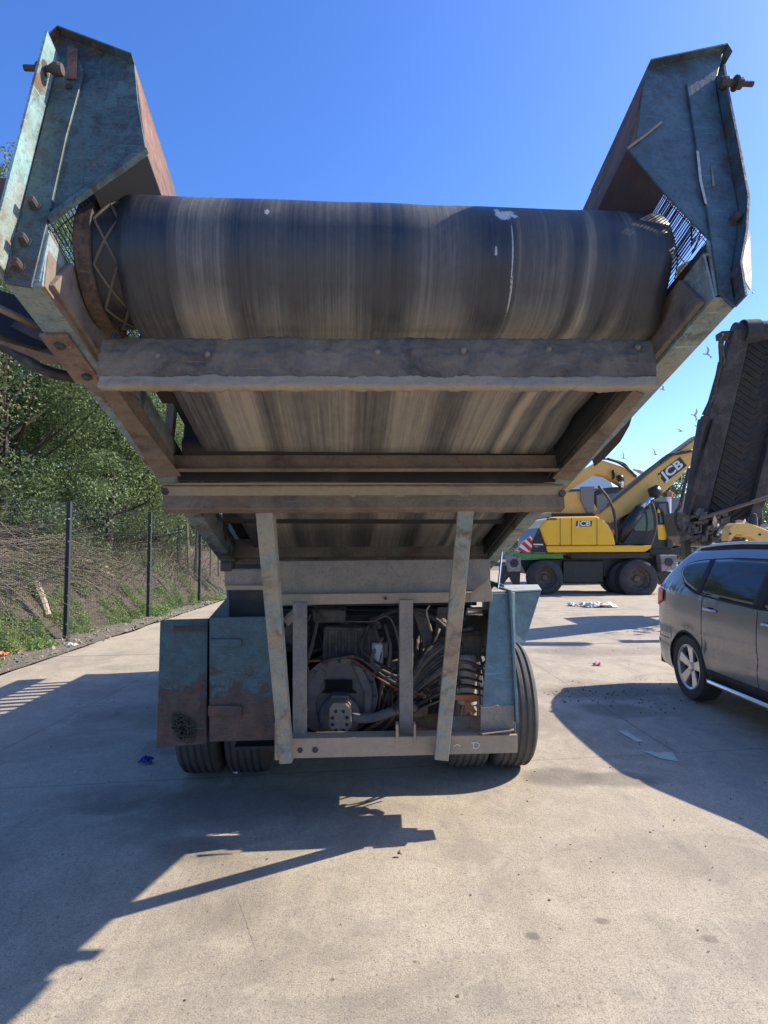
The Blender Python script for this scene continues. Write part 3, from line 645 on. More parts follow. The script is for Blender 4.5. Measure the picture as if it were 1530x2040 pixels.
# ---- scraper beam under the drum, with caked mud
def lump_panel(name, u0, u1, pts, mat, parent, amp=.006, nu=220, seed=0, skew=.03):
    """strip swept across the conveyor through the (v,w) profile, roughened"""
    prof = []
    for (a, c_) in zip(pts, pts[1:]):
        n = max(2, int(math.hypot(c_[0]-a[0], c_[1]-a[1])/.008))
        for i in range(n): prof.append((a[0]+(c_[0]-a[0])*i/n, a[1]+(c_[1]-a[1])*i/n))
    prof.append(pts[-1]); vs, fs = [], []; m = len(prof)
    cv = sum(p[0] for p in pts)/len(pts); cw = sum(p[1] for p in pts)/len(pts)
    for i in range(nu+1):
        u = u0+(u1-u0)*i/nu
        for j, (v, w_) in enumerate(prof):
            n = mnoise.fractal(Vector((u*34, v*70, w_*70+seed)), .7, 2.2, 5)*amp + max(0, mnoise.noise(Vector((u*5, seed, w_*9))))*amp*1.3
            dv, dw = v-cv, w_-cw; l = math.hypot(dv, dw) or 1
            vs.append(cpt(u, v + dv/l*n - skew*u, w_ + dw/l*n))
    for i in range(nu):
        for j in range(m-1): fs.append((i*m+j, i*m+j+1, (i+1)*m+j+1, (i+1)*m+j))
    fs.append(tuple(range(m-1))); fs.append(tuple(nu*m + j for j in range(m-2, -1, -1)))
    me = bpy.data.meshes.new(name); me.from_pydata(vs, [], fs); return obj(name, me, mat, parent, smooth=True)
mudm = painted('caked_mud', (.10, .088, .078), .2, .5, (.10, .07, .05), (.26, .195, .135), rough=.95, speck=.2, ds=6)
sb = lump_panel('scraper_bar', -.855, .90, [(.285, .040), (.27, .030), (.262, -.03), (.266, -.085), (.272, -.110), (.292, -.110), (.30, .040), (.285, .040)], mudm, P_, .0085, seed=3)
lump_panel('scraper_lip', -.845, .90, [(.268, -.108), (.264, -.142), (.270, -.146), (.292, -.146), (.292, -.108), (.268, -.108)], M['dusty'], sb, .0045, seed=9)
for px in (313, 412, 754, 922, 1090, 1262):
    q = on_v(px, 702, .262); u, v, w_ = uvw(q); b = NB()
    lathe(b, cpt(u, .262-.03*u, w_), -CD, [(-.01, .0), (-.01, .011), (.004, .0105), (.010, .007), (.012, 0)], 10)
    for vx in b.verts: vx.co += Vector((mnoise.noise(vx.co*40), mnoise.noise(vx.co*40+Vector((3, 3, 3))), mnoise.noise(vx.co*40+Vector((9, 1, 4)))))*.005
    obj('mud_caked_bolt', b, M['pump'], sb, smooth=True)
# ---- cross members
SK = .022
b = NB(); cbox(b, -.925, .975, 1.27, 1.278, .0, .085, SK); cbox(b, -.925, .975, 1.278, 1.36, .077, .085, SK); cbox(b, -.925, .975, 1.24, 1.27, -.002, .004, SK); obj('cross_angle', b, M['brown'], P_, 0.002)
def prof_bar(name, u0, u1, pts, mat, bev=.002, parent=None, skew=SK):
    b = NB(); prism(b, [cpt(u0, v-skew*u0, w_) for v, w_ in pts], cpt(u1, -skew*u1, 0)-cpt(u0, -skew*u0, 0)); return obj(name, b, mat, parent or P_, bev)
cb = lump_panel('cross_beam', -.99, 1.015, [(1.44, -.004), (1.435, -.012), (1.452, -.052), (1.456, -.122), (1.52, -.122), (1.52, -.004), (1.44, -.004)], M['dusty'], P_, .0022, seed=5, skew=SK)
cb.data.materials.append(M['brown'])
for p in cb.data.polygons:
    u, v, w_ = uvw(p.center)
    if w_ < -.054 + .006*mnoise.noise(Vector((u*9, 0, 0))): p.material_index = 1
prof_bar('beam_lip', -.995, 1.045, [(1.42, -.001), (1.46, -.001), (1.46, .005), (1.42, .005)], M['dusty'])
for u in (-.965, 1.005):
    b = NB(); lathe(b, cpt(u, 1.43, -.05), -CD, [(0, 0), (0, .018), (.02, .018), (.02, 0)], 6); obj('bolt', b, M['bolt'], cb)
b = NB(); cbox(b, -.96, 1.03, 2.99, 3.05, -.005, .07, SK); cbox(b, -.90, .96, 2.9, 2.91, .02, .16, SK); obj('lower_cross_angle', b, M['brown'], P_, 0.002)
b = NB(); cbox(b, -.9, .962, 1.40, 1.41, -.001, .30); obj('shadow_plate', b, M['dark'], P_)  # added dark sheet standing for the shaded gap behind the cross angle
for u0 in (-.93, .98):
    b = NB(); cbox(b, u0-.03, u0+.03, 1.5, 1.56, -.03, .16); obj('gusset', b, M['brown'], P_)
# ---- guard hoods at the head end
def post_and_hood(side):
    L_ = side == 'left'
    pt = lambda x, y, v=0.0: on_v(x, y, v)
    wm = M['wing'] if L_ else M['wing_r']
    if L_:
        bracket = [(8, 562), (62, 571), (98, 425), (132, 270), (167, 141), (150, 99), (117, 118), (88, 236), (64, 334), (42, 422)]
        fold = [(8, 562), (42, 422), (64, 334), (88, 236), (117, 118)]
        plate = [(104, 90), (122, 73), (268, 128), (275, 205), (292, 307), (98, 443), (60, 430)]
        inner = ((268, 128), (292, 307)); low = (186, 383); sgn = -1
    else:
        bracket = [(1432.6, 584), (1487.6, 587), (1478, 520), (1490, 455), (1494, 387), (1481, 312), (1455, 176), (1447, 121), (1368, 163), (1388, 290), (1408, 409), (1418, 480)]
        fold = [(1487.6, 587), (1478, 520), (1490, 455), (1494, 387), (1481, 312), (1455, 176), (1447, 121)]
        plate = [(1289, 138), (1440, 106), (1449, 121), (1470, 300), (1485, 455), (1418, 481), (1322, 381), (1251, 295), (1268, 276), (1277, 202)]
        inner = ((1289, 138), (1251, 295)); low = (1325, 383); sgn = 1
    if not L_:
        sc = lambda p: (690+(p[0]-690)/1.03, 1442+(p[1]-1442)/1.03)
        bracket = [bracket[0]] + [sc(p) for p in bracket[1:8]] + bracket[8:]; fold = [sc(p) for p in fold]; plate = [plate[0], plate[1]] + [sc(p) for p in plate[2:5]] + plate[5:]
    FD = .082 if L_ else .052
    b = NB(); prism(b, [pt(x, y, .004) for x, y in plate], CD*.008); hood = obj('guard_plate', b, wm, P_, 0.002)
    b = NB(); prism(b, [pt(x, y, -.006) for x, y in bracket], CD*.0095); post = obj('guard_post', b, wm, P_, 0.002)
    # outer flange of the post, turned towards the viewer
    b = NB(); f = [pt(x, y, .006) for x, y in fold]; n_ = len(f)
    f = [p - RD*sgn*.003 for p in f]; outs = [p - CD*FD for p in f]
    for i in range(n_-1): 
        q = [f[i], f[i+1], outs[i+1], outs[i]]; prism(b, q, RD*sgn*.007)
    fl = obj('post_flange', b, M['sunlit_flange'] if L_ else wm, post)
    # roof flange of the hood
    b = NB(); top = [(104, 90), (122, 73), (268, 128)] if L_ else [(1289, 138), (1440, 106), (1449, 121)]
    for p, q in zip(top, top[1:]): prism(b, [pt(*p, .004), pt(*q, .004), pt(*q, .004)-CD*.03, pt(*p, .004)-CD*.03], ND*.006)
    for p, q in zip(top, top[1:]): prism(b, [pt(*p, .012), pt(*q, .012), pt(*q, .012)+CD*.5, pt(*p, .012)+CD*.5], ND*.006)
    obj('hood_roof', b, wm, hood)
    # long rusty board running back along the belt, and the board below it sloping outwards
    a, c_ = pt(*inner[0], .012), pt(*inner[1], .012); lw = pt(*low, .012)
    b = NB(); prism(b, [a, c_, c_+CD*1.0, a+CD*1.0], RD*sgn*.006); obj('side_board', b, M['board'], hood)
    b = NB(); prism(b, [c_, lw, lw+CD*.8, c_+CD*1.0], ND*.006); obj('lower_board', b, M['deep_black'] if L_ else painted('dark_red_board', (.07, .035, .03), .3, .12), hood)
    # weld seam
    # bolts
    bl = [(69, 410), (50, 482), (38, 532)] if L_ else [(1462, 440), (1464, 548)]
    for x, y in bl:
        b = NB(); lathe(b, pt(x, y, -.006), -CD, [(0, 0), (0, .017), (.003, .017), (.003, .0125), (.024, .012), (.027, .009), (.027, 0)], 8); obj('bolt', b, M['bolt'], post)
    x, y = (110, 138) if L_ else (1447, 165)
    c0 = pt(x, y, -.045)
    b = NB(); lathe(b, c0, RD*sgn, [(-.022, 0), (-.022, .016), (-.012, .02), (0, .02), (.02, .009), (.09, .009), (.09, 0)], 12); 
    lathe(b, c0, RD*sgn, [(.028, .009), (.028, .024), (.034, .024), (.034, .009)], 14); lathe(b, c0, RD*sgn, [(.036, 0), (.036, .018), (.052, .018), (.052, 0)], 6)
    obj('adjusting_bolt', b, M['bolt'], post)
    return hood, post, pt
hl, pl_, ptl = post_and_hood('left'); hr, pr_, ptr = post_and_hood('right')
for x, y, r in ((137, 172, .011), (141, 150, .011)):
    b = NB(); lathe(b, ptl(x, y, -.0075), -CD, [(0, 0), (0, r), (.0015, r), (.0015, 0)], 12); obj('bolt_hole', b, M['dark'], pl_)
b = NB(); prism(b, [ptl(136, 95, -.008), ptl(155, 100, -.008), ptl(153, 158, -.008), ptl(133, 158, -.008)], -CD*.004); obj('packing_plate', b, M['board'], pl_)
for hh, pt, a, c_ in ((hr, ptr, (1251, 295), (1300, 248)), ):
    b = NB(); tube(b, [pt(a[0], a[1], -.001), pt(1285, 270, -.002), pt(1318, 243, -.001)], .004, 5); obj('weld_seam', b, M['dusty'], hh)
b = NB(); prism(b, [ptr(1387, 300, -.0075), ptr(1392, 302, -.0075), ptr(1399, 362, -.0075), ptr(1409, 408, -.0075), ptr(1404, 405, -.0075), ptr(1393, 360, -.0075)], -CD*.001); obj('lime_streak', b, M['limewash'], pr_)
b = NB(); prism(b, [ptr(1416, 330, -.0075), ptr(1419, 332, -.0075), ptr(1424, 370, -.0075), ptr(1419, 372, -.0075)], -CD*.001); obj('lime_streak', b, M['greysteel'], pr_)
b = NB(); prism(b, [ptl(288, 300, .001), ptl(296, 306, .001), ptl(102, 446, .001), ptl(98, 438, .001)], -CD*.018); obj('hood_lower_lip', b, M['wing'], hl)
# bent outer skin at the right post foot, its sunlit beige put into the colour
b = NB(); q = [ptr(1487, 452, .03), ptr(1466, 520, -.02), ptr(1477, 552, -.03), ptr(1492, 578, -.01), ptr(1494, 540, .09), ptr(1491, 470, .10)]
prism(b, [q[0], q[1], q[5]], RD*.006); prism(b, [q[1], q[2], q[4], q[5]], RD*.006); prism(b, [q[2], q[3], q[4]], RD*.006); obj('bent_skin', b, painted('sunlit_rust_skin', (.42, .33, .26), .35, .4, (.26, .13, .08)), pr_)
# end webs of the beams (closing plate rising behind the post foot)
for pts_, s_ in (([(62, 571), (84, 569), (97, 460), (90, 450)], 1), ([(1432, 586), (1425, 591), (1408, 478), (1418, 480)], -1)):
    b = NB(); prism(b, [on_v(x, y, .002) for x, y in pts_], CD*.008); obj('end_web', b, M['beam'], P_, .001)
# long tapering cheek plates inside each beam end (they climb beside the drum)
b = NB(); q0, q1 = on_v(84, 569, .01), on_v(97, 460, .01); prism(b, [q0, q1, q1+CD*.46-ND*.03, q0+CD*.46], RD*.006); obj('cheek_plate', b, M['brown'], P_)
b = NB(); q0, q1, q2 = on_v(1425, 591, .01), on_v(1412, 482, .01), on_v(1350, 560, .3)
prism(b, [q0, q1, q1+CD*.22+ND*.02, q1+CD*.62-ND*.07, q0+CD*.9], -RD*.006); obj('cheek_plate', b, M['cheek'], P_)
b = NB(); prism(b, [on_v(x, y, .30) for x, y in ((1300, 700), (1346, 560), (1352, 530), (1380, 516), (1413, 484), (1425, 590), (1335, 700))], CD*.008); obj('bearing_plate', b, M['cheek'], P_)
# wire guard on the right, behind the hood
def wire_guard(pt, a, c_, n, ln, parent, m=22):
    A, B = pt(*a, .03), pt(*c_, .03); b = NB()
    for i in range(n+1):
        p = A.lerp(B, i/n) + ND*random.gauss(0, .0012); e = p + CD*ln + RD*random.gauss(0, .004); tube(b, [p, p.lerp(e, .5)+ND*random.gauss(0, .003), e], .0017, 4, False)
    for k in (.03, .22, .45, .7): tube(b, [A+CD*ln*k, (A+B)/2+CD*ln*k+ND*.004, B+CD*ln*k], .0018, 4, False)
    return obj('wire_guard', b, M['wire'], parent)
wire_guard(ptr, (1322, 378), (1424, 486), 26, .55, hr)
b = NB()  # hidden second mesh, added to cast stripe shadows on the drum end
for k in range(44):
    p = cpt(.975+.0025*k, .03, .24+.0155*k); tube(b, [p, p+CD*.28+ND*random.gauss(0, .002), p+CD*.55], .0026, 4, False)
for v in (.05, .3, .5): tube(b, [cpt(.975, v, .24), cpt(1.083, v, .92)], .003, 4, False)
obj('stripe_shadow_wires', b, M['wire'], hr)
wire_guard(ptl, (186, 383), (96, 452), 14, .8, hl)
b = NB(); cc = curve([ptr(1388, 420, .1), ptr(1395, 470, .12), ptr(1378, 505, .15), ptr(1400, 455, .1), ptr(1376, 490, .13)], 5); tube(b, cc, .0018, 4)
cc = curve([ptr(1342, 470, .2), ptr(1350, 520, .2), ptr(1345, 560, .2), ptr(1352, 600, .18)], 5); tube(b, cc, .003, 4); obj('loose_wire', b, M['wire'], hr)
# bearing / drive stub right of the drum
b = NB(); lathe(b, cpt(.955, .36, .30), RD, [(-.01, 0), (-.01, .07), (.05, .07), (.05, 0)], 24); o = sm_angle(obj('drive_hub', b, M['dusty'], P_))
# arms, ram and hoses leaving to the left
b = NB(); prism(b, [at(-60, 560, 2.0), at(60, 596, 2.2), at(130, 690, 2.15), at(60, 690, 2.0), at(-60, 640, 1.9)], Vector((0, .25, .02))); obj('fold_arm', b, M['dark'], P_, .004)
b = NB(); prism(b, [at(-60, 640, 1.95), at(70, 640, 2.1), at(142, 720, 2.12), at(88, 722, 2.08), at(-60, 662, 1.9)], Vector((0, .16, .03))); obj('fold_arm', b, M['brown'], P_, .004)
b = NB(); tube(b, [at(-60, 585, 1.85), at(72, 650, 2.05)], .012, 10); obj('ram_rod', b, M['dusty'], P_, smooth=True)
b = NB(); tube(b, curve([at(-80, 640, 2.3), at(10, 690, 2.3), at(90, 738, 2.3), at(165, 752, 2.35), at(230, 748, 2.5)], 8), .022, 10); obj('hose', b, M['hose'], P_, smooth=True)
b = NB(); prism(b, [on_v(-40, 352, .5), on_v(22, 354, .5), on_v(-8, 470, .5), on_v(-60, 470, .5)], CD*.12); obj('side_hopper_plate', b, painted('brown_plate', (.07, .05, .05), .4, .2), P_, .003)

# ---- struts from the chassis beam to the conveyor
def strut(name, pts, d, mat=None, w_=.075):
    """pts: picture quad with depths, pushed back"""
    b = NB(); q = [at(x, y, Y) for x, y, Y in pts]; prism(b, q, Vector((.004, d, 0))); return obj(name, b, mat or M['strut'], P_, 0.004)
YT, YB = 3.02, 3.48
sl_ = strut('strut', [(507.5, 1010, YT), (542, 1010, YT), (581, 1521, YB), (556, 1523, YB)], .07)
sr_ = strut('strut', [(913, 1008, YT+.03), (945.5, 1008, YT+.03), (893, 1517, YB), (865.5, 1514, YB)], .07)
# ---- rear frame
def pbox(name, x0, x1, y0, y1, Y, d, mat, bev=.004, parent=None, tilt=.06, yb0=None, yb1=None):
    """upright board given by its picture rectangle, yawed with the trailer"""
    def YY(x): return Y + tilt*((x-690)/F*Y)
    b = NB(); q = [at(x0, y0, YY(x0)), at(x1, yb0 if yb0 is not None else y0, YY(x1)), at(x1, yb1 if yb1 is not None else y1, YY(x1)), at(x0, y1, YY(x0))]
    prism(b, q, AD*d); return obj(name, b, mat, parent or P_, bev)
cbr = pbox('rear_crossbar', 549, 1031, 1472, 1512, 3.52, .12, M['dusty'], .004, None, .06, 1464, 1500)
for x in (598, 628): 
    b = NB(); lathe(b, at(x, 1493, 3.515), -AD, [(0, 0), (0, .018), (.012, .018), (.012, 0)], 6); obj('bolt', b, M['bolt'], cbr)
# chalk marks on the crossbar
def strokes(lines, x0, y0, s_, Y, parent, name, r=.0028):
    b = NB()
    for ln in lines:
        pp = [at(x0+px*s_, y0+py*s_, Y) for px, py in ln]; tube(b, curve(pp, 4) if len(pp) > 2 else pp, r, 4)
    return obj(name, b, M['chalk'], parent)
YC = 3.52+.06*((947-690)/F*3.52)-.003
strokes([[(0, 0), (1, .3), (1, 3)], [(0, 0), (3, 0), (4, 1.2), (3, 2.6), (1.4, 2.6)]], 939, 1480, 4.0, YC, cbr, 'chalk_letter')
strokes([[(0, 1), (1.5, 0), (3, .8)]], 905, 1483, 4.0, YC-.005, cbr, 'chalk_mark')
strokes([[(0, 0), (.2, 3)], [(0, 1.2), (3, .2)], [(3, .2), (2.8, 3), (1.2, 3.2)], [(.1, 3), (-.2, 4.5)]], 792, 1486, 4.0, YC-.012, cbr, 'chalk_letter')
pbox('bracket_plate', 547, 567, 1440, 1515, 3.50, .05, M['dusty'])
pbox('upright', 583, 611, 1200, 1474, 3.60, .05, M['greysteel'], .003)
pbox('upright', 796, 823, 1195, 1468, 3.60, .05, M['greysteel'], .003)
for x, k in ((791, .008), (826, .006)):
    b = NB(); box(b, at(x, 1459, 3.56), (k, 0, 0), (0, .03, 0), (0, 0, .053)); obj('upright_socket', b, M['dusty'], P_)
pn = pbox('rear_panel', 556, 977, 1118, 1190, 3.78, .02, M['greysteel'], .002, None, .05, 1114, 1182)
pbox('panel_lip', 556, 979, 1184, 1206, 3.72, .10, M['dusty'], .004, pn, .05, 1179, 1199)
for x, y in ((588, 1195), (768, 1192)):
    b = NB(); lathe(b, at(x, y, 3.716), -AD, [(-.01, 0), (-.01, .009), (.004, .009), (.004, 0)], 10); obj('bolt_hole', b, M['dark'], pn)
pbox('frame_end', 447, 528, 1133, 1170, 3.70, .5, M['greysteel'], .01)
pbox('frame_end_lip', 450, 528, 1166, 1175, 3.68, .05, M['dusty'], .003)
b = NB(); box(b, at(454, 1128, 3.7), (.035, 0, 0), (0, .05, 0), (0, 0, .03)); obj('mounting_lug', b, M['bolt'], P_, .008)
pbox('dark_void_plate', 455, 560, 1178, 1240, 3.95, .02, M['black'], 0)  # black sheet standing for the shaded void under the frame end
b = NB(); prism(b, [at(414, 1234, 3.75), at(456, 1234, 3.75), at(456, 1186, 3.75)], AD*.02); obj('corner_gusset', b, M['door'], P_)
# blue locker on the left
lk = pbox('side_locker', 322, 549, 1238, 1480, 3.75, .10, M['dark'], .006, None, .06, 1232, 1474)
lp = pbox('locker_flap', 318, 413, 1236, 1490, 3.62, .012, M['door'], .003, lk, .06, 1234, 1482)
# slanting left flap (wider at the foot)
b = NB(); prism(b, [at(319, 1236, 3.60), at(414, 1232, 3.62), at(411, 1482, 3.62), at(312, 1490, 3.60)], AD*.010); bpy.data.objects.remove(lp, do_unlink=True); lp = obj('locker_flap', b, M['door'], lk, .003)
pbox('locker_door', 417, 551, 1230, 1478, 3.61, .02, M['door'], .004, lk, .06, 1228, 1474)
pbox('door_hinge', 418, 481, 1273, 1289, 3.595, .012, M['door'], .004, lk)
pbox('door_hinge', 414, 481, 1406, 1428, 3.59, .016, M['door'], .006, lk)
pbox('flap_strap', 345, 413, 1247, 1258, 3.59, .010, M['bolt'], .003, lk)
b = NB(); 
for k in range(420):
    a = random.random()*6.28; r = random.random()**.9*1.15; q = at(366+20*r*math.cos(a)+9*r*math.sin(a), 1450+27*r*math.sin(a), 3.585); box(b, q, (.004*random.random()+.002, 0, 0), (0, .003, 0), (0, 0, .003))
obj('tar_patch', b, plain('tar_and_grit', (.03, .028, .025), .6, 0, .8, 60), lk)
# right mudguard
b = NB(); prism(b, [at(977, 1183, 3.74), at(1022, 1180, 3.76), at(1025, 1405, 3.62), at(961, 1408, 3.60)], AD*.02)
prism(b, [at(1020, 1180, 3.75), at(1026, 1180, 3.76), at(1028, 1462, 3.60), at(1022, 1462, 3.60)], AD*.05); mg = obj('mudguard', b, M['fender'], P_, .003)
b = NB(); prism(b, [at(1022, 1181, 3.80), at(1078, 1178, 3.84), at(1046, 1281, 3.84), at(1024, 1281, 3.80)], AD*.02); obj('mudguard_flare', b, M['fender'], mg, .003)
b = NB(); prism(b, [at(977, 1182, 3.755), at(1079, 1177, 3.84), at(1072, 1167, 4.55), at(985, 1168, 4.5)], (0, 0, .01)); obj('mudguard_top', b, painted('dusty_top_sheet', (.33, .40, .40), .1, .6, dustc=(.42, .36, .28)), mg, .002)
b = NB(); prism(b, [at(937, 1182, 3.69), at(973, 1152, 3.70), at(981, 1181, 3.70), at(981, 1198, 3.69), at(937, 1199, 3.68)], AD*.012); obj('gusset_plate', b, M['dusty'], mg, .002)
b = NB(); x0 = .785; prism(b, [(x0, 3.57, .60), (x0, 3.95, .60), (x0, 4.12, 1.36), (x0, 3.73, 1.36)], (-.015, 0, 0)); obj('side_plate', b, M['fender'], mg, .002)
b = NB(); box2(b, (.80, 4.10, 1.0), (.815, 4.95, 1.37)); obj('arch_side', b, M['fender'], mg, .002)
pbox('mudguard_foot', 958, 1025, 1405, 1462, 3.59, .02, M['greysteel'], .003, mg, .02)
pbox('frame_infill', 897, 962, 1427, 1464, 3.72, .02, M['greysteel'], .003)
b = NB(); prism(b, [at(962, 1464, 3.52), at(1024, 1456, 3.55), at(1024, 1448, 3.75), at(940, 1456, 3.75)], (0, 0, .006)); 
obj('crossbar_dirt', b, M['dusty'], cbr)
b = NB(); tube(b, curve([at(958, 1409, 3.57), at(975, 1410, 3.56), at(990, 1405, 3.56), at(993, 1407, 3.56)], 4), .003, 5); obj('tie_wire', b, M['dusty'], mg)
b = NB(); tube(b, [at(1000, 1098, 4.2), at(992, 1172, 4.0)], .006, 6); obj('support_rod', b, M['chrome'], P_)
# ---- wheels: dual tyres each side, axle under the frame
def tyre(cx, cy, wd, r, parent, mat, rimmat=None, grooves=4, axis=RD, name='wheel'):
    c = Vector((cx, cy, r)); b = NB(); h = wd/2; prof = [(-h*.72, r*.56), (-h, r*.70), (-h*1.02, r*.82), (-h*.93, r*.94), (-h*.80, r*.985)]
    xs = np.linspace(-h*.8, h*.8, grooves*4+1)[1:-1]
    for i, x in enumerate(xs):
        k = i % 4; gx = r*(1-.012*(x/h)**2)
        prof.append((x, gx if k != 1 else gx-.011))
        if k == 1: prof[-1] = (x-.0035, gx-.011); prof.append((x+.0035, gx-.011))
    prof += [(h*.80, r*.985), (h*.93, r*.94), (h*1.02, r*.82), (h, r*.70), (h*.72, r*.56)]
    lathe(b, c, axis, prof, 72, True); w_ = obj(name, b, mat, parent); sm_angle(w_, .7)
    b = NB(); lathe(b, c, axis, [(-h*.7, r*.57), (-h*.55, r*.5), (-h*.2, r*.42), (-h*.1, r*.2), (-h*.35, r*.16), (-h*.35, 0.0), (h*.5, 0.0), (h*.5, r*.45), (h*.7, r*.57)], 40); sm_angle(obj('rim', b, rimmat or M['body'], w_)); return w_
WC = Vector((-.20, 4.58, 0))
def wp(off): q = WC + RD*off; return q.x, q.y
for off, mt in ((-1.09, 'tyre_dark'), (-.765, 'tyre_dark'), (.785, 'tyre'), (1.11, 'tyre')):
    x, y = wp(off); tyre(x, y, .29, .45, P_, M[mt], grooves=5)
b = NB(); a0 = WC+RD*-1.0+Vector((0, 0, .43)); tube(b, [a0, WC+RD*1.0+Vector((0, 0, .43))], .06, 12); obj('axle', b, M['dark'], P_)
# ---- body of the machine behind: hopper sides, deck, slatted walkway that throws the barred shadow
def tb(name, r0, r1, a0, a1, z0, z1, mat, bev=.006, parent=None):
    b = NB(); base = Vector((-.15, 3.6, 0)); q = [base+RD*r+AD*a+Vector((0, 0, z0)) for r, a in ((r0, a0), (r1, a0), (r1, a1), (r0, a1))]; prism(b, q, (0, 0, z1-z0)); return obj(name, b, mat, parent or P_, bev)
for r in (-.78, .70): tb('chassis_rail', r, r+.10, .62, 5.6, .62, .84, M['body'])
tb('screen_box', -1.02, .98, 1.25, 4.85, 1.15, 1.9, M['body'])
tb('deck', -1.02, .95, .75, 4.9, .88, 1.14, M['dark'])
for a in (1.4, 3.3, 5.0): tb('chassis_crossbar', -.78, .8, a, a+.12, .64, .82, M['dark'])
wk = tb('walkway', -1.22, -1.02, 1.5, 4.85, 1.85, 1.90, M['body'])
b = NB(); base = Vector((-.15, 3.6, 0))
for k in range(12):
    q = base + RD*-1.2 + AD*(2.7+k*.155) + Vector((0, 0, 1.9)); box(b, q+Vector((0, 0, .15)), RD*.02, AD*random.uniform(.028, .045), (0, 0, .18))
box(b, base+RD*-1.2+AD*3.6+Vector((0, 0, 2.36)), RD*.02, AD*1.1, (0, 0, .12)); obj('walkway_slats', b, M['body'], wk)
tb('engine_bulkhead', -.72, .22, .98, 1.0, .45, 1.14, M['dark'])
tb('belly_plate', -.75, .35, .16, 1.0, .40, .42, M['dark'])
# ---- engine, pump, pipes and hoses in the bay
eng = None
def eo(name, b, mat, parent=None, smooth=False, bev=0):
    return obj(name, b, mat, parent if parent else P_, bev, smooth)
b = NB(); prism(b, [at(645, 1248, 4.15), at(752, 1252, 4.15), at(745, 1322, 4.15), at(642, 1322, 4.15)], AD*.5)
prism(b, [at(622, 1212, 4.2), at(690, 1215, 4.2), at(688, 1242, 4.2), at(624, 1242, 4.2)], AD*.4); eng = eo('engine', b, M['engine'], None, False, .02)
b = NB()
for k in range(7): x = 655+k*13; prism(b, [at(x, 1256, 4.14), at(x+4, 1256, 4.14), at(x+4, 1316, 4.14), at(x, 1316, 4.14)], -AD*.015)
eo('cooling_fin', b, M['engine'], eng)
cc = at(676, 1386, 3.98); ez = Vector((0, 0, 1))
b = NB(); lathe(b, cc, -AD, [(-.25, 0), (-.25, .20), (-.06, .235), (.0, .25), (.015, .25), (.015, .215), (.005, .20), (.005, .0)], 40); bh = sm_angle(eo('bell_housing', b, M['alloygrey'], eng))
b = NB(); prism(b, [at(612, 1362, 3.95), at(636, 1330, 3.95), at(650, 1340, 3.95), at(630, 1400, 3.95), at(640, 1465, 3.95), at(612, 1450, 3.95)], AD*.06); prism(b, [at(700, 1322, 3.95), at(722, 1330, 3.95), at(742, 1372, 3.95), at(740, 1440, 3.95), at(724, 1440, 3.95), at(725, 1380, 3.95)], AD*.06); eo('housing_rib', b, M['alloygrey'], bh, False, .01)
b = NB(); prism(b, [at(648, 1354, 3.955), at(702, 1354, 3.955), at(702, 1373, 3.955), at(712, 1380, 3.955), at(640, 1380, 3.955), at(648, 1373, 3.955)], -AD*.01); eo('housing_window', b, plain('void_black', (.006, .006, .006), 1), bh)
for k in range(9):
    a = math.pi*(k/8); q = cc - AD*.018 + RD*math.cos(a)*.225 + ez*math.sin(a)*.225; b = NB(); lathe(b, q, -AD, [(0, 0), (0, .012), (.012, .012), (.012, 0)], 6); eo('bolt', b, M['bolt'], bh)
b = NB(); q = [at(x, y, 3.72) for x, y in ((664, 1400), (688, 1400), (699, 1412), (701, 1445), (690, 1461), (666, 1461), (655, 1447), (656, 1412))]; prism(b, q, AD*.16); pump = eo('hydraulic_pump', b, M['pump'], bh, False, .006)
b = NB(); prism(b, [at(660, 1386, 3.84), at(694, 1386, 3.84), at(700, 1404, 3.84), at(700, 1440, 3.84), at(655, 1440, 3.84), at(655, 1404, 3.84)], AD*.12); lathe(b, at(677, 1432, 3.85), -AD, [(-.2, 0), (-.2, .13), (-.05, .13), (-.02, .09), (-.02, 0)], 24); eo('pump_body', b, M['alloygrey'], bh, False, .008)
for x, y in ((669, 1417), (684, 1417), (662.5, 1430), (691, 1429), (662.5, 1443), (691, 1443), (669, 1455), (684, 1455)):
    b = NB(); lathe(b, at(x, y, 3.72), -AD, [(0, 0), (0, .0105), (.008, .0105), (.008, .006), (.004, .005), (.004, 0)], 12); eo('bolt', b, M['dark'], bh)
def hs(name, pts, r, mat, n=8, parent=None):
    b = NB(); tube(b, curve([at(x, y, Y) for x, y, Y in pts], n), r, 8); return eo(name, b, M[mat], parent, True)
hs('suction_pipe', [(700, 1430, 3.78), (740, 1430, 3.8), (790, 1415, 3.85), (830, 1408, 3.9)], .030, 'alloygrey')
hs('exhaust_pipe', [(566, 1243, 3.75), (585, 1224, 3.8), (605, 1210, 3.85)], .030, 'dusty')
b = NB(); lathe(b, at(566, 1243, 3.745), (at(566, 1243, 3.75)-at(585, 1224, 3.8)), [(0, 0), (0.002, 0.024), (.004, 0)], 16); eo('pipe_mouth', b, M['black'])
b = NB(); lathe(b, at(592, 1262, 4.3), -AD, [(-.3, 0), (-.3, .10), (0, .10), (.03, .07), (.03, 0)], 24); eo('air_cleaner', b, M['engine'], None, True)
b = NB(); lathe(b, at(752, 1296, 4.0), ez, [(-.1, 0), (-.1, .038), (.04, .038), (.05, .03), (.05, 0)], 20); sm_angle(eo('oil_filter', b, plain('grey_filter_can', (.35, .35, .37), .4), eng))
b = NB(); lathe(b, at(930, 1345, 4.0), ez, [(-.18, 0), (-.18, .062), (.12, .062), (.135, .045), (.135, 0)], 24); fc = sm_angle(eo('hydraulic_filter', b, plain('dirty_white_canister', (.48, .46, .42), .6, 0, .3, 6, dust=.5)))
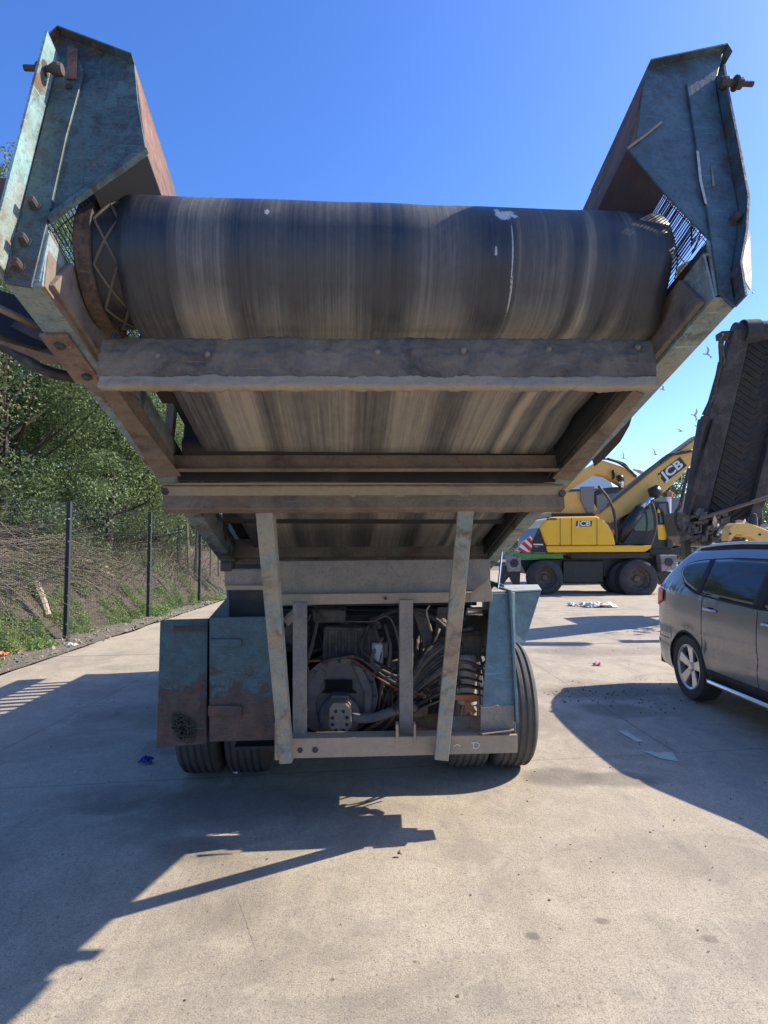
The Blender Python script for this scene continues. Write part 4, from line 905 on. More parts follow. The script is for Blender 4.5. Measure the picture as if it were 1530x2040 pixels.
b = NB(); lathe(b, at(945, 1218, 4.0), RD, [(-.05, 0), (-.05, .028), (.05, .03), (.05, 0)], 16); sm_angle(eo('steel_fitting', b, M['chrome']))
b = NB(); lathe(b, at(614, 1430, 3.95), -AD, [(-.1, .055), (0, .055), (0, .047), (-.1, .047)], 20, True); sm_angle(eo('drain_ring', b, M['dusty']))
hs('red_cable', [(600, 1317, 3.75), (640, 1316, 3.85), (690, 1310, 3.9), (720, 1325, 3.85), (760, 1355, 3.8), (800, 1375, 3.8), (850, 1385, 3.8)], .007, 'redhose')
hs('cable', [(640, 1318, 3.83), (700, 1308, 3.85), (730, 1320, 3.83), (770, 1352, 3.78), (830, 1380, 3.75)], .010, 'hose')
hs('cable', [(690, 1238, 4.0), (740, 1238, 3.9), (772, 1228, 3.85), (790, 1262, 3.8), (800, 1330, 3.8)], .005, 'hose_dust')
for k in range(9):
    y0 = 1255 + k*9; hs('hydraulic_hose', [(930-k*3, 1230+k*12, 4.1-k*.02), (890, 1268+k*8, 3.95-k*.02), (850-k*2, 1300+k*9, 3.85), (822-k*4, 1350+k*8, 3.82), (800-k*10, 1420+k*5, 3.95), (780-k*12, 1462, 4.0)], random.choice((.011, .014, .017)), random.choice(('hose', 'hose_dust', 'hose')))
for k in range(5):
    hs('hydraulic_hose', [(960, 1330+k*14, 3.9), (920, 1318+k*16, 3.82), (880, 1335+k*15, 3.8), (842, 1362+k*12, 3.85), (815, 1372+k*14, 3.95)], random.choice((.008, .012)), random.choice(('hose', 'hose_dust')))
for k in range(4): hs('hydraulic_hose', [(745+k*22, 1245, 4.1), (758+k*20, 1300, 3.98), (740+k*20, 1370, 4.0), (735+k*14, 1455, 4.05)], .011, random.choice(('hose', 'hose_dust')))
hs('hydraulic_hose', [(822, 1440, 3.8), (850, 1452, 3.78), (872, 1458, 3.78)], .013, 'redhose')
hs('hydraulic_hose', [(740, 1235, 4.1), (800, 1215, 4.0), (860, 1230, 3.95), (905, 1262, 3.9), (955, 1258, 3.95)], .016, 'hose')
hs('guard_hoop', [(860, 1258, 3.9), (850, 1220, 3.9), (856, 1206, 3.9)], .006, 'dusty')
random.seed(31)
for k in range(34):
    x0, y0 = random.uniform(615, 940), random.uniform(1215, 1300); x1, y1 = x0+random.uniform(-90, 90), random.uniform(1330, 1460); Y0 = random.uniform(4.0, 4.35); x1 = min(945, max(600, x1))
    if 620 < (x0+x1)/2 < 740: Y0 = 4.4
    hs('hydraulic_hose', [(x0, y0, Y0), (x0+random.uniform(-30, 30), (y0*2+y1)/3+random.uniform(-20, 20), Y0-.1), (x1+random.uniform(-30, 30), (y0+2*y1)/3+random.uniform(-15, 15), Y0-.12), (x1, y1, Y0)], random.choice((.006, .009, .012, .015)), random.choice(('hose', 'hose_dust', 'hose_dust')), 6)
for k in range(26):
    x, y = random.uniform(590, 945), random.uniform(1225, 1455); Y = random.uniform(4.25, 4.55) if x < 760 else random.uniform(3.95, 4.3); b = NB()
    if k % 3: box(b, at(x, y, Y), (random.uniform(.02, .07), 0, .01), (0, .04, 0), (0, 0, random.uniform(.02, .06)))
    else: lathe(b, at(x, y, Y), (random.uniform(-1, 1), -1, random.uniform(-1, 1)), [(-.05, 0), (-.05, .03), (.02, .03), (.03, .018), (.05, .018), (.05, 0)], 12)
    eo('fitting', b, random.choice((M['engine'], M['alloygrey'], M['pump'])), None, False, .004)
b = NB(); prism(b, [at(1165-180, 1215, 4.6), at(560, 1215, 4.6), at(560, 1462, 4.6), at(1165-180, 1462, 4.6)], AD*.02); eo('bay_back_plate', b, M['engine'])
b = NB(); prism(b, [at(903, 1385, 3.78), at(950, 1385, 3.78), at(956, 1396, 3.78), at(936, 1400, 3.78), at(905, 1394, 3.78)], AD*.03); prism(b, [at(926, 1398, 3.76), at(938, 1402, 3.76), at(950, 1418, 3.76), at(942, 1424, 3.77), at(938, 1414, 3.76), at(928, 1424, 3.76)], AD*.01); eo('torn_tape', b, M['orange_rag'])
b = NB(); prism(b, [at(905, 1270, 4.0), at(962, 1262, 4.0), at(960, 1320, 4.0), at(905, 1325, 4.0)], AD*.2); eo('valve_block', b, M['engine'], None, False, .02)
b = NB(); prism(b, [at(822, 1212, 4.12), at(850, 1214, 4.12), at(868, 1300, 4.1), at(848, 1300, 4.1)], AD*.03); prism(b, [at(872, 1210, 4.1), at(893, 1210, 4.1), at(880, 1300, 4.05), at(866, 1300, 4.05)], AD*.03); eo('bay_bracket', b, M['engine'])

# ------------------------------------------------------------------ the parked car
CX, CY0 = 4.12, 7.42                                    # centre line, rear bumper; the car points towards the viewer
CAR = thing('parked_car', 'dark grey estate car with silver roof rails, parked at the right beyond the screening machine', 'car', (CX, 5.1, 0), math.pi)
def lerp_tab(tab, x):
    if x <= tab[0][0]: return tab[0][1]
    for (a, va), (b_, vb) in zip(tab, tab[1:]):
        if x <= b_:
            t = (x-a)/(b_-a); return va+(vb-va)*t
    return tab[-1][1]
def smooth_tab(tab, x, h=.035): return sum(lerp_tab(tab, x+h*k) for k in (-2, -1, 0, 1, 2))/5
TOP = [(0, .90), (.04, 1.0), (.10, 1.12), (.20, 1.24), (.42, 1.44), (.60, 1.575), (.78, 1.60), (1.5, 1.63), (2.3, 1.62), (2.75, 1.55), (3.5, 1.10), (3.62, 1.04), (4.3, .90), (4.48, .78), (4.54, .60)]
WID = [(0, .70), (.05, .78), (.14, .83), (.3, .865), (.6, .885), (1.0, .89), (3.6, .89), (4.1, .86), (4.35, .78), (4.54, .60)]
BOT = [(0, .42), (.08, .34), (.25, .28), (.5, .25), (4.0, .22), (4.3, .24), (4.54, .34)]
def top(s): return smooth_tab(TOP, s)
def shoulder(s): return 1.17 - .055*(s-.5)*(1 if s > .5 else 0.4)
AX = (.91, 3.67); AR = .375
def bot(s):
    z = smooth_tab(BOT, s)
    for a in AX:
        d = abs(s-a)
        if d < AR: z = max(z, .345 + math.sqrt(AR*AR-d*d))
    return z
def half(s, z):
    W = smooth_tab(WID, s); sh = shoulder(s)
    k = 1.0
    if z < .55: k = 1 - .05*((.55-z)/.3)**2
    elif z < .72: k = 1 - .012*math.sin((z-.55)/.17*math.pi)
    elif z < sh: k = 1 - .030*((z-.72)/(sh-.72))**2
    else:
        t = (z-sh)/.45; k = .955 - .215*t - .03*t*t
    for a in AX:                                         # flared arches
        d = math.hypot(s-a, z-.345)
        if AR-.02 < d < AR+.10: k += .010*(1-(d-AR)/.10 if d > AR else 1)
    return W*k
def cpos(s, z, sgn=-1, off=0.0): return Vector((CX + sgn*(half(s, z)+off), CY0 - s, z))
def car_body():
    ss = sorted(set([0.0, .015, .04, .07] + list(np.round(np.arange(.1, 4.5, .03), 3)) + [4.5, 4.53, 4.54] + [a+AR*q for a in AX for q in (-1, -.995, -.97, .97, .995, 1)]))
    NV = 26; NR = 8; rows = []
    for s_ in ss:
        zb, zt = bot(s_), top(s_); ze = max(zb+.05, zt - min(.05, (zt-zb)*.1)); row = []
        zs = [zb + (ze-zb)*j/NV for j in range(NV+1)]
        wt = half(s_, ze)
        row.append(Vector((CX-half(s_, zb)+.06, CY0-s_, zb)))
        for z in zs: row.append(Vector((CX-half(s_, z), CY0-s_, z)))
        for j in range(1, NR): 
            a = j/NR; xx = wt*math.cos(a*math.pi); 
            row.append(Vector((CX-xx, CY0-s_, ze + (zt-ze)*math.sin(min(1, a*4 if a < .5 else (1-a)*4)*math.pi/2) + .02*math.sin(a*math.pi))))
        for z in reversed(zs): row.append(Vector((CX+half(s_, z), CY0-s_, z)))
        row.append(Vector((CX+half(s_, zb)-.06, CY0-s_, zb)))
        rows.append(row)
    b = NB(); R_ = [[b.verts.new(p) for p in r] for r in rows]
    for r0, r1 in zip(R_, R_[1:]):
        for i in range(len(r0)-1): b.faces.new([r0[i], r0[i+1], r1[i+1], r1[i]])
    b.faces.new(R_[0]); b.faces.new(R_[-1]); return b
s_ = Sh('grey_car_paint', .28, .35); n = s_.noise(260, 2, .5)
dirt = s_.ramp(s_.math('ADD', s_.noise(4, 8, .7), s_.math('MULTIPLY', s_.sep(s_.co())[2], -.35)), [(.12, 0.0), (.5, .35)])
s_.color(s_.mix(dirt, s_.mix(n, (.19, .19, .195), (.26, .26, .262)), (.22, .19, .16))); s_.rough(s_.mix(dirt, (.22,)*3, (.6,)*3))
s_.b.inputs['Coat Weight'].default_value = .5; s_.b.inputs['Coat Roughness'].default_value = .08; M['carpaint'] = s_.m
s_ = Sh('tinted_car_glass', .04, 0, .6); s_.color((.010, .012, .012)); M['carglass'] = s_.m
s_ = Sh('red_lamp_plastic', .15, 0, .5); s_.color((.62, .02, .03)); M['redlamp'] = s_.m
s_ = Sh('silver_alloy_wheel', .35, .7); s_.color((.62, .62, .62)); M['alloy'] = s_.m
M['satin'] = plain('satin_silver_rail', (.55, .57, .60), .35, .6, .05)
M['trim'] = plain('black_car_trim', (.015, .015, .017), .75, 0, .1)
body = obj('body', car_body(), M['carpaint'], CAR); sm_angle(body, .75)
def spatch(name, s0, s1, lo, hi, mat, off, ns=40, nz=8, parent=None, sgn=-1, thick=.001):
    b = NB(); g = []
    for i in range(ns+1):
        s = s0+(s1-s0)*i/ns; a, c_ = lo(s), hi(s); g.append([b.verts.new(cpos(s, a+(c_-a)*j/nz, sgn, off)) for j in range(nz+1)])
    for r0, r1 in zip(g, g[1:]):
        for j in range(nz): b.faces.new([r0[j], r0[j+1], r1[j+1], r1[j]])
    o = obj(name, b, mat, parent or CAR, 0, True); m = o.modifiers.new('thick', 'SOLIDIFY'); m.thickness = thick; m.offset = 0; return o
def glo(s): # lower edge of the side glass
    return max(shoulder(s)+.012 - .0*(s), lerp_tab([(.60, 1.37), (.66, 1.30), (.80, 1.22), (1.0, 1.165), (1.3, 1.135), (3.4, 1.05)], s))
def ghi(s): return lerp_tab([(.60, 1.385), (.66, 1.42), (.78, 1.455), (1.0, 1.48), (1.5, 1.505), (2.4, 1.50), (2.8, 1.42), (3.35, 1.07)], s)
spatch('window_surround', .59, 3.3, lambda s: glo(s)-.012, lambda s: ghi(s)+.012, M['trim'], .002)
for a, c_ in ((.62, 1.10), (1.14, 2.06), (2.16, 3.2)): spatch('side_window', a, c_, glo, ghi, M['carglass'], .0045)
for sgn in (1,): spatch('side_window', .62, 3.2, glo, ghi, M['carglass'], .004, sgn=1)
for a, c_ in ((1.07, 1.17), (2.03, 2.19)): spatch('pillar_cover', a, c_, lambda s: glo(s)-.01, lambda s: ghi(s)+.01, M['trim'], .0065, 4, 8)
spatch('waist_strip', .75, 3.3, lambda s: glo(s)-.022, lambda s: glo(s)-.006, M['trim'], .006, nz=2)
for s0 in (1.22, 2.13): spatch('door_gap', s0, s0+.007, lambda s: .40, lambda s: shoulder(s)-.02, M['trim'], .0015, 1, 12, thick=.001)
spatch('door_gap', 1.22, 3.2, lambda s: .395, lambda s: .402, M['trim'], .0015, 30, 1, thick=.001)
for s0, z0 in ((1.30, 1.0), (2.24, .965)):
    h_ = thing  # handle
    b = NB(); p = cpos(s0+.085, z0); box(b, p+Vector((.004, 0, -.01)), (.006, 0, 0), (0, .055, 0), (0, 0, .032)); cup = obj('handle_cup', b, M['trim'], CAR, .005)
    b = NB(); p = cpos(s0+.09, z0, -1, .028); tube(b, curve([cpos(s0-.01, z0, -1, .006), cpos(s0+.02, z0, -1, .03), p, cpos(s0+.16, z0-.004, -1, .03), cpos(s0+.20, z0-.006, -1, .006)], 5), .013, 8); obj('door_handle', b, M['satin'], CAR, 0, True)
# tail lamp wrapping the rear corner
spatch('tail_lamp', .01, .36, lambda s: .92+.28*max(0, (s-.05)), lambda s: 1.16-.12*max(0, s-.05), M['redlamp'], .016, 16, 6)
spatch('bumper_line', .02, .50, lambda s: .585, lambda s: .592, M['trim'], .002, 12, 1, thick=.001)
spatch('bumper_reflector', .05, .22, lambda s: .50, lambda s: .54, M['redlamp'], .004, 8, 2)
b = NB(); g = []
for i in range(19):                                       # dark arch lips
    pass
b.free()
for a in AX[:1] + AX[1:]:
    b = NB(); pp = [cpos(a+AR*math.cos(t), .345+AR*math.sin(t), -1, -.004) for t in np.linspace(-.15, math.pi+.15, 36)]; tube(b, pp, .012, 6); obj('arch_lip', b, M['trim'], CAR, 0, True)
b = NB(); box2(b, (CX-.80, CY0-4.4, .26), (CX+.80, CY0-.12, .55)); 
obj('floor_pan', b, M['trim'], CAR)
b = NB(); tube(b, [Vector((CX-.90, CY0-1.36, .30)), Vector((CX-.93, CY0-1.44, .30)), Vector((CX-.93, CY0-3.15, .30)), Vector((CX-.90, CY0-3.25, .30))], .026, 12); o = obj('side_step', b, plain('polished_step_bar', (.72, .72, .72), .22, 1.0, .04), CAR, 0, True)
spatch('sill_cladding', 1.31, 3.26, lambda s: .25, lambda s: .40, M['trim'], .006, 24, 4)
for sgn in (-1, 1):
    b = NB(); hx = lambda s: CX+sgn*(half(s, 1.56)-.055)
    tube(b, curve([Vector((hx(.66), CY0-.66, 1.585)), Vector((hx(.80), CY0-.80, 1.615)), Vector((hx(1.1), CY0-1.1, 1.648)), Vector((hx(1.7), CY0-1.7, 1.662)), Vector((hx(2.4), CY0-2.4, 1.638)), Vector((hx(2.6), CY0-2.6, 1.59))], 6), .017, 8)
    rl = obj('roof_rail', b, M['satin'], CAR, 0, True)
    b = NB(); tube(b, curve([Vector((hx(.75), CY0-.75, 1.595)), Vector((hx(1.1), CY0-1.1, 1.612)), Vector((hx(1.7), CY0-1.7, 1.622)), Vector((hx(2.4), CY0-2.4, 1.60)), Vector((hx(2.55), CY0-2.55, 1.585))], 6), .022, 8); obj('rail_base', b, M['trim'], rl, 0, True)  # lower tube added to close the light slit in the car's shadow
    b = NB()
    for s in (.86, 1.46, 2.2): box(b, Vector((hx(s), CY0-s, 1.635)), (.012, 0, 0), (0, .035, 0), (0, 0, .028))
    obj('rail_foot', b, M['trim'], rl, .004)
for a in AX:
    for sgn in (-1, 1):
        c0 = Vector((CX+sgn*.77, CY0-a, .345)); ax = Vector((sgn, 0, 0)); b = NB(); h = .11
        lathe(b, c0, ax, [(-h*.9, .235), (-h, .28), (-h*.96, .325), (-h*.7, .345), (h*.7, .345), (h*.96, .325), (h, .285), (h*.92, .232), (h*.6, .228), (-h*.6, .228)], 64, True); wl = sm_angle(obj('wheel', b, M['tyre_dark'], CAR), .8)
        b = NB(); lathe(b, c0, ax, [(-h*.8, .226), (h*.80, .226), (h*.93, .236), (h*.95, .228), (h*.82, .210), (-h*.5, .20)], 64, True); rim = sm_angle(obj('rim', b, M['alloy'], wl), .8)
        b = NB(); yv, zv = Vector((0, 1, 0)), Vector((0, 0, 1))
        for k in range(5):
            t = 2*math.pi*k/5 + .42; dr = yv*math.cos(t)+zv*math.sin(t); pr = -yv*math.sin(t)+zv*math.cos(t)
            q = [c0+ax*h*.62+dr*.03+pr*.034, c0+ax*h*.86+dr*.215+pr*.058, c0+ax*h*.86+dr*.215-pr*.058, c0+ax*h*.62+dr*.03-pr*.034]
            prism(b, q, -ax*.028)
        lathe(b, c0+ax*h*.60, ax, [(-.03, 0), (-.03, .052), (.01, .052), (.018, .03), (.018, 0)], 24); obj('spokes', b, M['alloy'], wl, .007)
        b = NB(); lathe(b, c0+ax*.0, ax, [(-.02, 0), (-.02, .13), (.0, .13), (.0, 0)], 30); obj('brake_disc', b, M['dark'], wl)
        b = NB()
        for k in range(5):
            t = 2*math.pi*k/5+.1; p = c0+ax*(h*.60+.012)+(yv*math.cos(t)+zv*math.sin(t))*.036; lathe(b, p, ax, [(0, 0), (0, .007), (.004, .007), (.004, 0)], 8)
        obj('wheel_bolt', b, M['dark'], wl)

# ------------------------------------------------------------------ wheeled excavator, side on
EZ = 20.2
def E(zx, zy, dy=0.0): return at(980+zx/2.782, 860+zy/2.782, EZ+dy)
EX = thing('wheeled_excavator', 'yellow and black wheeled excavator standing side on, nearest of the digging machines', 'excavator', (7.2, EZ+1.2, 0))
def paint(name, c, dust=.25, rough=.38):
    s = Sh(name, rough); n = s.noise(2.2, 7, .65); v = s.noise(14, 5, .7)
    cc = s.mix(n, tuple(x*.86 for x in c), tuple(min(1, x*1.1) for x in c)); cc = s.mix(s.math('MULTIPLY', s.ramp(v, [(.5, 0.0), (.72, 1.0)]), dust), cc, (.30, .25, .19))
    s.color(cc); return s.m
M['yellow'] = paint('machine_yellow_paint', (.95, .50, .025), .15); M['yellow_old'] = paint('faded_yellow_paint', (.80, .47, .12), .3, .6)
M['cabblack'] = paint('machine_black_paint', (.018, .018, .02), .12, .4); M['green'] = paint('green_paint', (.07, .28, .045), .3, .5)
s_ = Sh('cab_glass', .06, 0, .6); s_.color((.05, .075, .07)); M['cabglass'] = s_.m
def epr(name, pts, dy, th, mat, parent=None, bev=.03, f=E):
    b = NB(); prism(b, [f(x, y, dy) for x, y in pts], (0, th, 0)); return obj(name, b, mat, parent or EX, bev)
epr('undercarriage', [(150, 712), (385, 705), (400, 690), (600, 690), (720, 700), (900, 690), (960, 700), (960, 770), (890, 790), (640, 805), (400, 800), (190, 790)], .9, 1.2, M['cabblack'])
epr('axle_guard', [(395, 715), (620, 715), (620, 838), (395, 838)], .75, 1.5, M['cabblack'])
epr('turntable', [(430, 668), (880, 668), (870, 705), (440, 705)], .4, 1.9, M['cabblack'])
bodyc = epr('engine_cover', [(262, 530), (305, 480), (345, 472), (580, 468), (620, 484), (652, 520), (676, 570), (691, 632), (300, 632)], .15, 2.4, M['yellow'], None, .08)
epr('body_skirt', [(300, 634), (886, 630), (884, 645), (850, 666), (310, 669)], .12, 2.4, M['yellow'])
cw = epr('counterweight', [(262, 531), (299, 632), (309, 669), (222, 668), (228, 600)], .2, 2.3, M['cabblack'])
for x in (378, 440, 582): epr('panel_gap', [(x, 478), (x+2, 478), (x+2, 630), (x, 630)], .138, .02, M['cabblack'], bodyc, 0)
for k in range(7): epr('vent_slot', [(305+k*8, 478), (309+k*8, 477), (311+k*8, 489), (307+k*8, 490)], .13, .03, M['cabblack'], bodyc, 0)
epr('side_marker', [(237, 634), (255, 634), (255, 642), (237, 642)], .19, .02, M['orange_rag'], cw, 0)
epr('maker_strip', [(230, 621), (284, 622), (284, 629), (230, 628)], .19, .01, M['white'], cw, 0)
def lettering(txt, c, size, ang, off, mat, back, backmat, parent, pad=(1.0, 1.0), shear=0.12):
    me = text_mesh(txt, size); co = np.array([v.co for v in me.vertices]); sx = 1.28
    for v in me.vertices:
        x, y, z = v.co.x*sx + v.co.y*shear, v.co.y, v.co.z
        ca, sa = math.cos(ang), math.sin(ang); v.co = c + Vector((x*ca-y*sa, -z-off, x*sa+y*ca))
    b = NB(); w2, h2 = (co[:, 0].max()-co[:, 0].min())/2*sx*pad[0], size*.42*pad[1]
    q = []
    for x, y in ((-w2, -h2), (w2, -h2), (w2, h2), (-w2, h2)):
        x += y*shear; ca, sa = math.cos(ang), math.sin(ang); q.append(c + Vector((x*ca-y*sa, -off+.006, x*sa+y*ca)))
    prism(b, q, (0, .01, 0)); o = obj('badge', b, backmat, parent); obj('lettering', me, mat, o); return o
lettering('JCB', E(510, 510, .15), .225, 0, .015, M['white'], None, M['cabblack'], bodyc, (1.12, .98))
# red and white warning board
sg = epr('warning_board', [(133, 662), (170, 612), (224, 570), (223, 669)], .25, .05, M['white'], cw, .01)
for p in ([(140, 655), (152, 640), (200, 669), (172, 669)], [(165, 622), (178, 607), (223, 650), (223, 668), (216, 669)], [(190, 597), (205, 586), (224, 606), (224, 630)], [(214, 578), (224, 570), (224, 588)]): epr('warning_stripe', p, .24, .012, M['redlamp'], sg, 0)
epr('green_step', [(118, 674), (395, 675), (397, 704), (128, 706), (120, 690)], .3, .35, M['green'])
# boom, cylinder and hoses
boom = epr('boom', [(592, 470), (612, 440), (880, 222), (1150, 22), (1175, 10), (1180, 60), (1118, 150), (1105, 185), (1020, 275), (900, 385), (860, 402), (660, 508), (615, 500)], .95, .55, M['yellow_old'], None, .04)
epr('boom_rail', [(600, 452), (882, 224), (1150, 22), (1151, 14), (880, 212), (598, 442)], .90, .65, plain('grimy_boom_top', (.16, .13, .09), .8), boom, 0)
lettering('JCB', E(999, 212, .95), .42, math.radians(37), .015, M['white'], None, M['cabblack'], boom, (1.16, 1.12), .0)
epr('badge_chip', [(918, 245), (932, 237), (940, 250), (926, 258)], .925, .01, M['yellow'], boom, 0)
def etube(name, pts, r, mat, dy, parent=None, f=E):
    b = NB(); tube(b, curve([f(x, y, dy) for x, y in pts], 6) if len(pts) > 2 else [f(x, y, dy) for x, y in pts], r, 10); return obj(name, b, mat, parent or EX, 0, True)
etube('ram_barrel', [(700, 600), (825, 428)], .20, M['cabblack'], .55); etube('ram_rod', [(818, 436), (905, 345)], .10, M['chrome'], .55)
etube('ram_pin', [(885, 345), (925, 325)], .22, M['cabblack'], .6)
etube('boom_hose', [(590, 300), (650, 380), (680, 470), (690, 610)], .045, M['hose'], .2); etube('boom_hose', [(885, 390), (905, 450), (910, 530), (880, 630)], .035, M['hose_dust'], .1)
etube('boom_hose', [(930, 170), (980, 130), (1040, 118), (1110, 105)], .06, M['hose'], .8, boom); etube('boom_hose', [(640, 410), (760, 310), (880, 205), (960, 140)], .05, M['hose_dust'], .8, boom)
# cab
cab = epr('cab_frame', [(700, 600), (700, 540), (770, 470), (840, 400), (880, 385), (980, 385), (990, 470), (1003, 650), (890, 650), (870, 627), (700, 627)], .5, 1.5, M['cabblack'])
epr('cab_window', [(775, 520), (780, 470), (845, 410), (880, 405), (893, 470), (896, 540), (870, 552), (795, 550)], .46, .05, M['cabglass'], cab, .01)
epr('cab_window', [(925, 400), (965, 395), (972, 505), (930, 505)], .46, .05, M['cabglass'], cab, .01)
epr('cab_panel', [(918, 515), (975, 515), (978, 590), (960, 600), (922, 598)], .46, .05, M['yellow'], cab, .02)
epr('cab_panel', [(918, 423), (935, 423), (935, 450), (918, 450)], .42, .05, M['yellow'], cab, .02)
epr('grab_rail', [(912, 415), (930, 410), (955, 440), (982, 560), (985, 640), (972, 640), (970, 565), (945, 450), (928, 425), (918, 430)], .38, .05, M['cabblack'], cab, .01)
epr('mirror', [(880, 380), (900, 372), (908, 425), (888, 430)], .2, .06, M['cabblack'], cab, .02)
epr('front_block', [(1000, 514), (1060, 514), (1075, 630), (1003, 632)], .9, 1.2, M['yellow_old'])
epr('front_chassis', [(870, 632), (1005, 650), (1095, 632), (1100, 665), (1060, 690), (880, 690)], .6, 1.4, M['cabblack'])
b = NB()
for k in range(60): box(b, E(620+random.random()*450, 688+random.gauss(0, 6), .6+random.random()), (random.uniform(.03, .12), 0, 0), (0, .05, 0), (0, 0, random.uniform(.02, .08)))
obj('hydraulic_clutter', b, M['engine'], EX)
for q in ([(85, 690), (160, 690), (162, 775), (88, 778)], [(932, 683), (1026, 683), (1022, 768), (940, 775)]):
    pl = epr('stabiliser_pad', q, .2, .35, painted('worn_grey_pad', (.33, .31, .31), .2, .4), None, .03); x = sum(p[0] for p in q)/4; y = sum(p[1] for p in q)/4
    b = NB(); lathe(b, E(x, y-5, .19), (0, -1, 0), [(0, 0), (0, .14), (.03, .14), (.03, 0)], 16); obj('pad_eye', b, M['cabblack'], pl)
epr('stabiliser_leg', [(60, 740), (160, 770), (155, 850), (120, 850), (100, 800), (60, 850), (45, 850)], .4, .3, M['cabblack'])
epr('stabiliser_leg', [(905, 770), (1000, 775), (960, 855), (940, 850), (915, 790)], .4, .3, M['cabblack'])
def ewheel(zx, zy, r, dy, parent=EX):
    c = E(zx, zy, dy); r_ = r/2.782/F*(EZ+dy); b = NB(); lathe(b, c, (0, -1, 0), [(-.25, r_*.55), (-.27, r_*.8), (-.2, r_*.97), (.2, r_*.97), (.27, r_*.82), (.25, r_*.58), (-.2, r_*.55)], 40, True)
    w_ = sm_angle(obj('wheel', b, M['tyre_dark'], parent), .8); b = NB(); lathe(b, c, (0, -1, 0), [(-.2, 0), (-.2, r_*.56), (.2, r_*.56), (.14, r_*.48), (.02, r_*.4), (.02, r_*.2), (.1, r_*.16), (.1, 0)], 30); sm_angle(obj('rim', b, M['engine'], w_)); return w_
ewheel(290, 808, 98, .35); ewheel(800, 815, 108, .35); ewheel(688, 806, 92, 1.6); ewheel(738, 812, 100, .85)

# second machine, behind: swan necked boom, engine deck and cab
EX2 = thing('older_excavator', 'faded yellow excavator with a swan neck boom parked behind the nearer one', 'excavator', (8.2, 26.0, 0))
def E2(zx, zy, dy=0.0): return at(980+zx/2.782, 860+zy/2.782, 25.0+dy)
e2 = lambda name, pts, dy, th, mat, parent=None, bev=.04: epr(name, pts, dy, th, mat, parent or EX2, bev, E2)
b2 = e2('boom', [(300, 330), (440, 250), (585, 166), (622, 158), (720, 190), (785, 225), (818, 262), (800, 300), (770, 320), (735, 302), (640, 245), (575, 235), (440, 320), (340, 400)], .8, .6, M['yellow_old'])
etube('boom_pin', [(669, 238), (672, 238)], .22, M['cabblack'], .7, b2, E2); etube('ram_rod', [(712, 255), (722, 310)], .09, M['chrome'], .6, b2, E2); etube('boom_pin', [(700, 262), (722, 255)], .16, M['cabblack'], .6, b2, E2)
etube('boom_hose', [(640, 150), (700, 170), (740, 195), (775, 225), (800, 250)], .06, M['hose'], .7, b2, E2); etube('boom_hose', [(600, 150), (660, 155), (730, 175), (760, 205)], .04, M['hose'], .7, b2, E2)
e2('engine_deck', [(330, 345), (470, 330), (530, 340), (600, 450), (600, 470), (330, 470)], .6, 2.2, M['yellow_old'])
e2('deck_edge', [(330, 452), (640, 452), (640, 474), (330, 474)], .4, 2.4, M['cabblack'])
c2 = e2('guard_screen', [(492, 305), (568, 303), (566, 450), (530, 450), (492, 375)], .5, .1, plain('grey_mesh_guard', (.22, .21, .20), .8, 0, .2, 40), None, .01)
c3 = e2('cab', [(568, 330), (600, 315), (690, 305), (770, 310), (770, 400), (700, 450), (568, 450)], .7, 1.6, M['cabblack']); e2('cab_window', [(640, 345), (700, 335), (700, 395), (650, 400)], .66, .05, M['cabglass'], c3, .01)
e2('cab_window', [(578, 352), (622, 342), (640, 380), (630, 420), (582, 425)], .66, .05, plain('grey_cab_glass', (.16, .16, .15), .2), c3, .01)
e2('undercarriage', [(300, 474), (760, 474), (740, 800), (300, 800)], 1.0, 2.0, M['cabblack'])
# tall black tracked conveyor on the right
TC = thing('tipped_conveyor', 'tall black conveyor with chevron ribbed belt tipped steeply upright behind the parked car', 'conveyor', (8.2, 13.4, 0))
def T(zx, zy, dy=0.0): 
    k = (zy-140)/1760.0; return at(1260+zx/4.252, 620+zy/4.252, 12.0 + 1.5*k + dy)
def tpr(name, pts, dy, th, mat, parent=None, bev=.02): 
    b = NB(); prism(b, [T(x, y, dy) for x, y in pts], (0, th, .0)); return obj(name, b, mat, parent or TC, bev)
M['tcon'] = painted('grimy_black_steel', (.04, .04, .047), .3, .4, (.07, .05, .045), (.12, .11, .11), rough=.8)
M['tbelt'] = painted('grimy_chevron_belt', (.02, .02, .024), .3, .3, (.05, .04, .038), (.07, .062, .06), rough=.75)
tpr('side_frame', [(862, 150), (1012, 150), (905, 620), (640, 1700), (470, 1700), (600, 900), (650, 880), (740, 560)], -.15, .25, M['tcon'])
tpr('side_channel', [(690, 905), (718, 908), (560, 1500), (495, 1725), (465, 1725), (520, 1480)], -.25, .12, M['tcon']); tpr('side_channel', [(600, 880), (650, 885), (600, 1050), (570, 1180), (545, 1170)], -.25, .12, M['tcon'])
tb_ = tpr('belt', [(1015, 150), (1330, 150), (1200, 950), (985, 1800), (860, 1860), (640, 1720)], .05, .06, M['tbelt'])
tpr('side_frame', [(1330, 150), (1480, 150), (1180, 1480), (1080, 1760), (985, 1800), (1180, 1000)], -.12, .22, M['tcon'])
b = NB()
for k in range(30):
    y = 230 + k*56; t = (y-150)/1650.0; xl = 1015-375*t+8; xr = 1330-345*t-8; xm = (xl+xr)/2
    for xa, xb in ((xl, xm-6), (xr, xm+6)):
        p, q = T(xa, y-70, .03), T(xb, y+35, .03); d = (q-p); wv = Vector((0, -.03, 0)); prism(b, [p, q, q+Vector((0, 0, .045)), p+Vector((0, 0, .045))], wv)
obj('chevron_ribs', b, M['tbelt'], tb_)
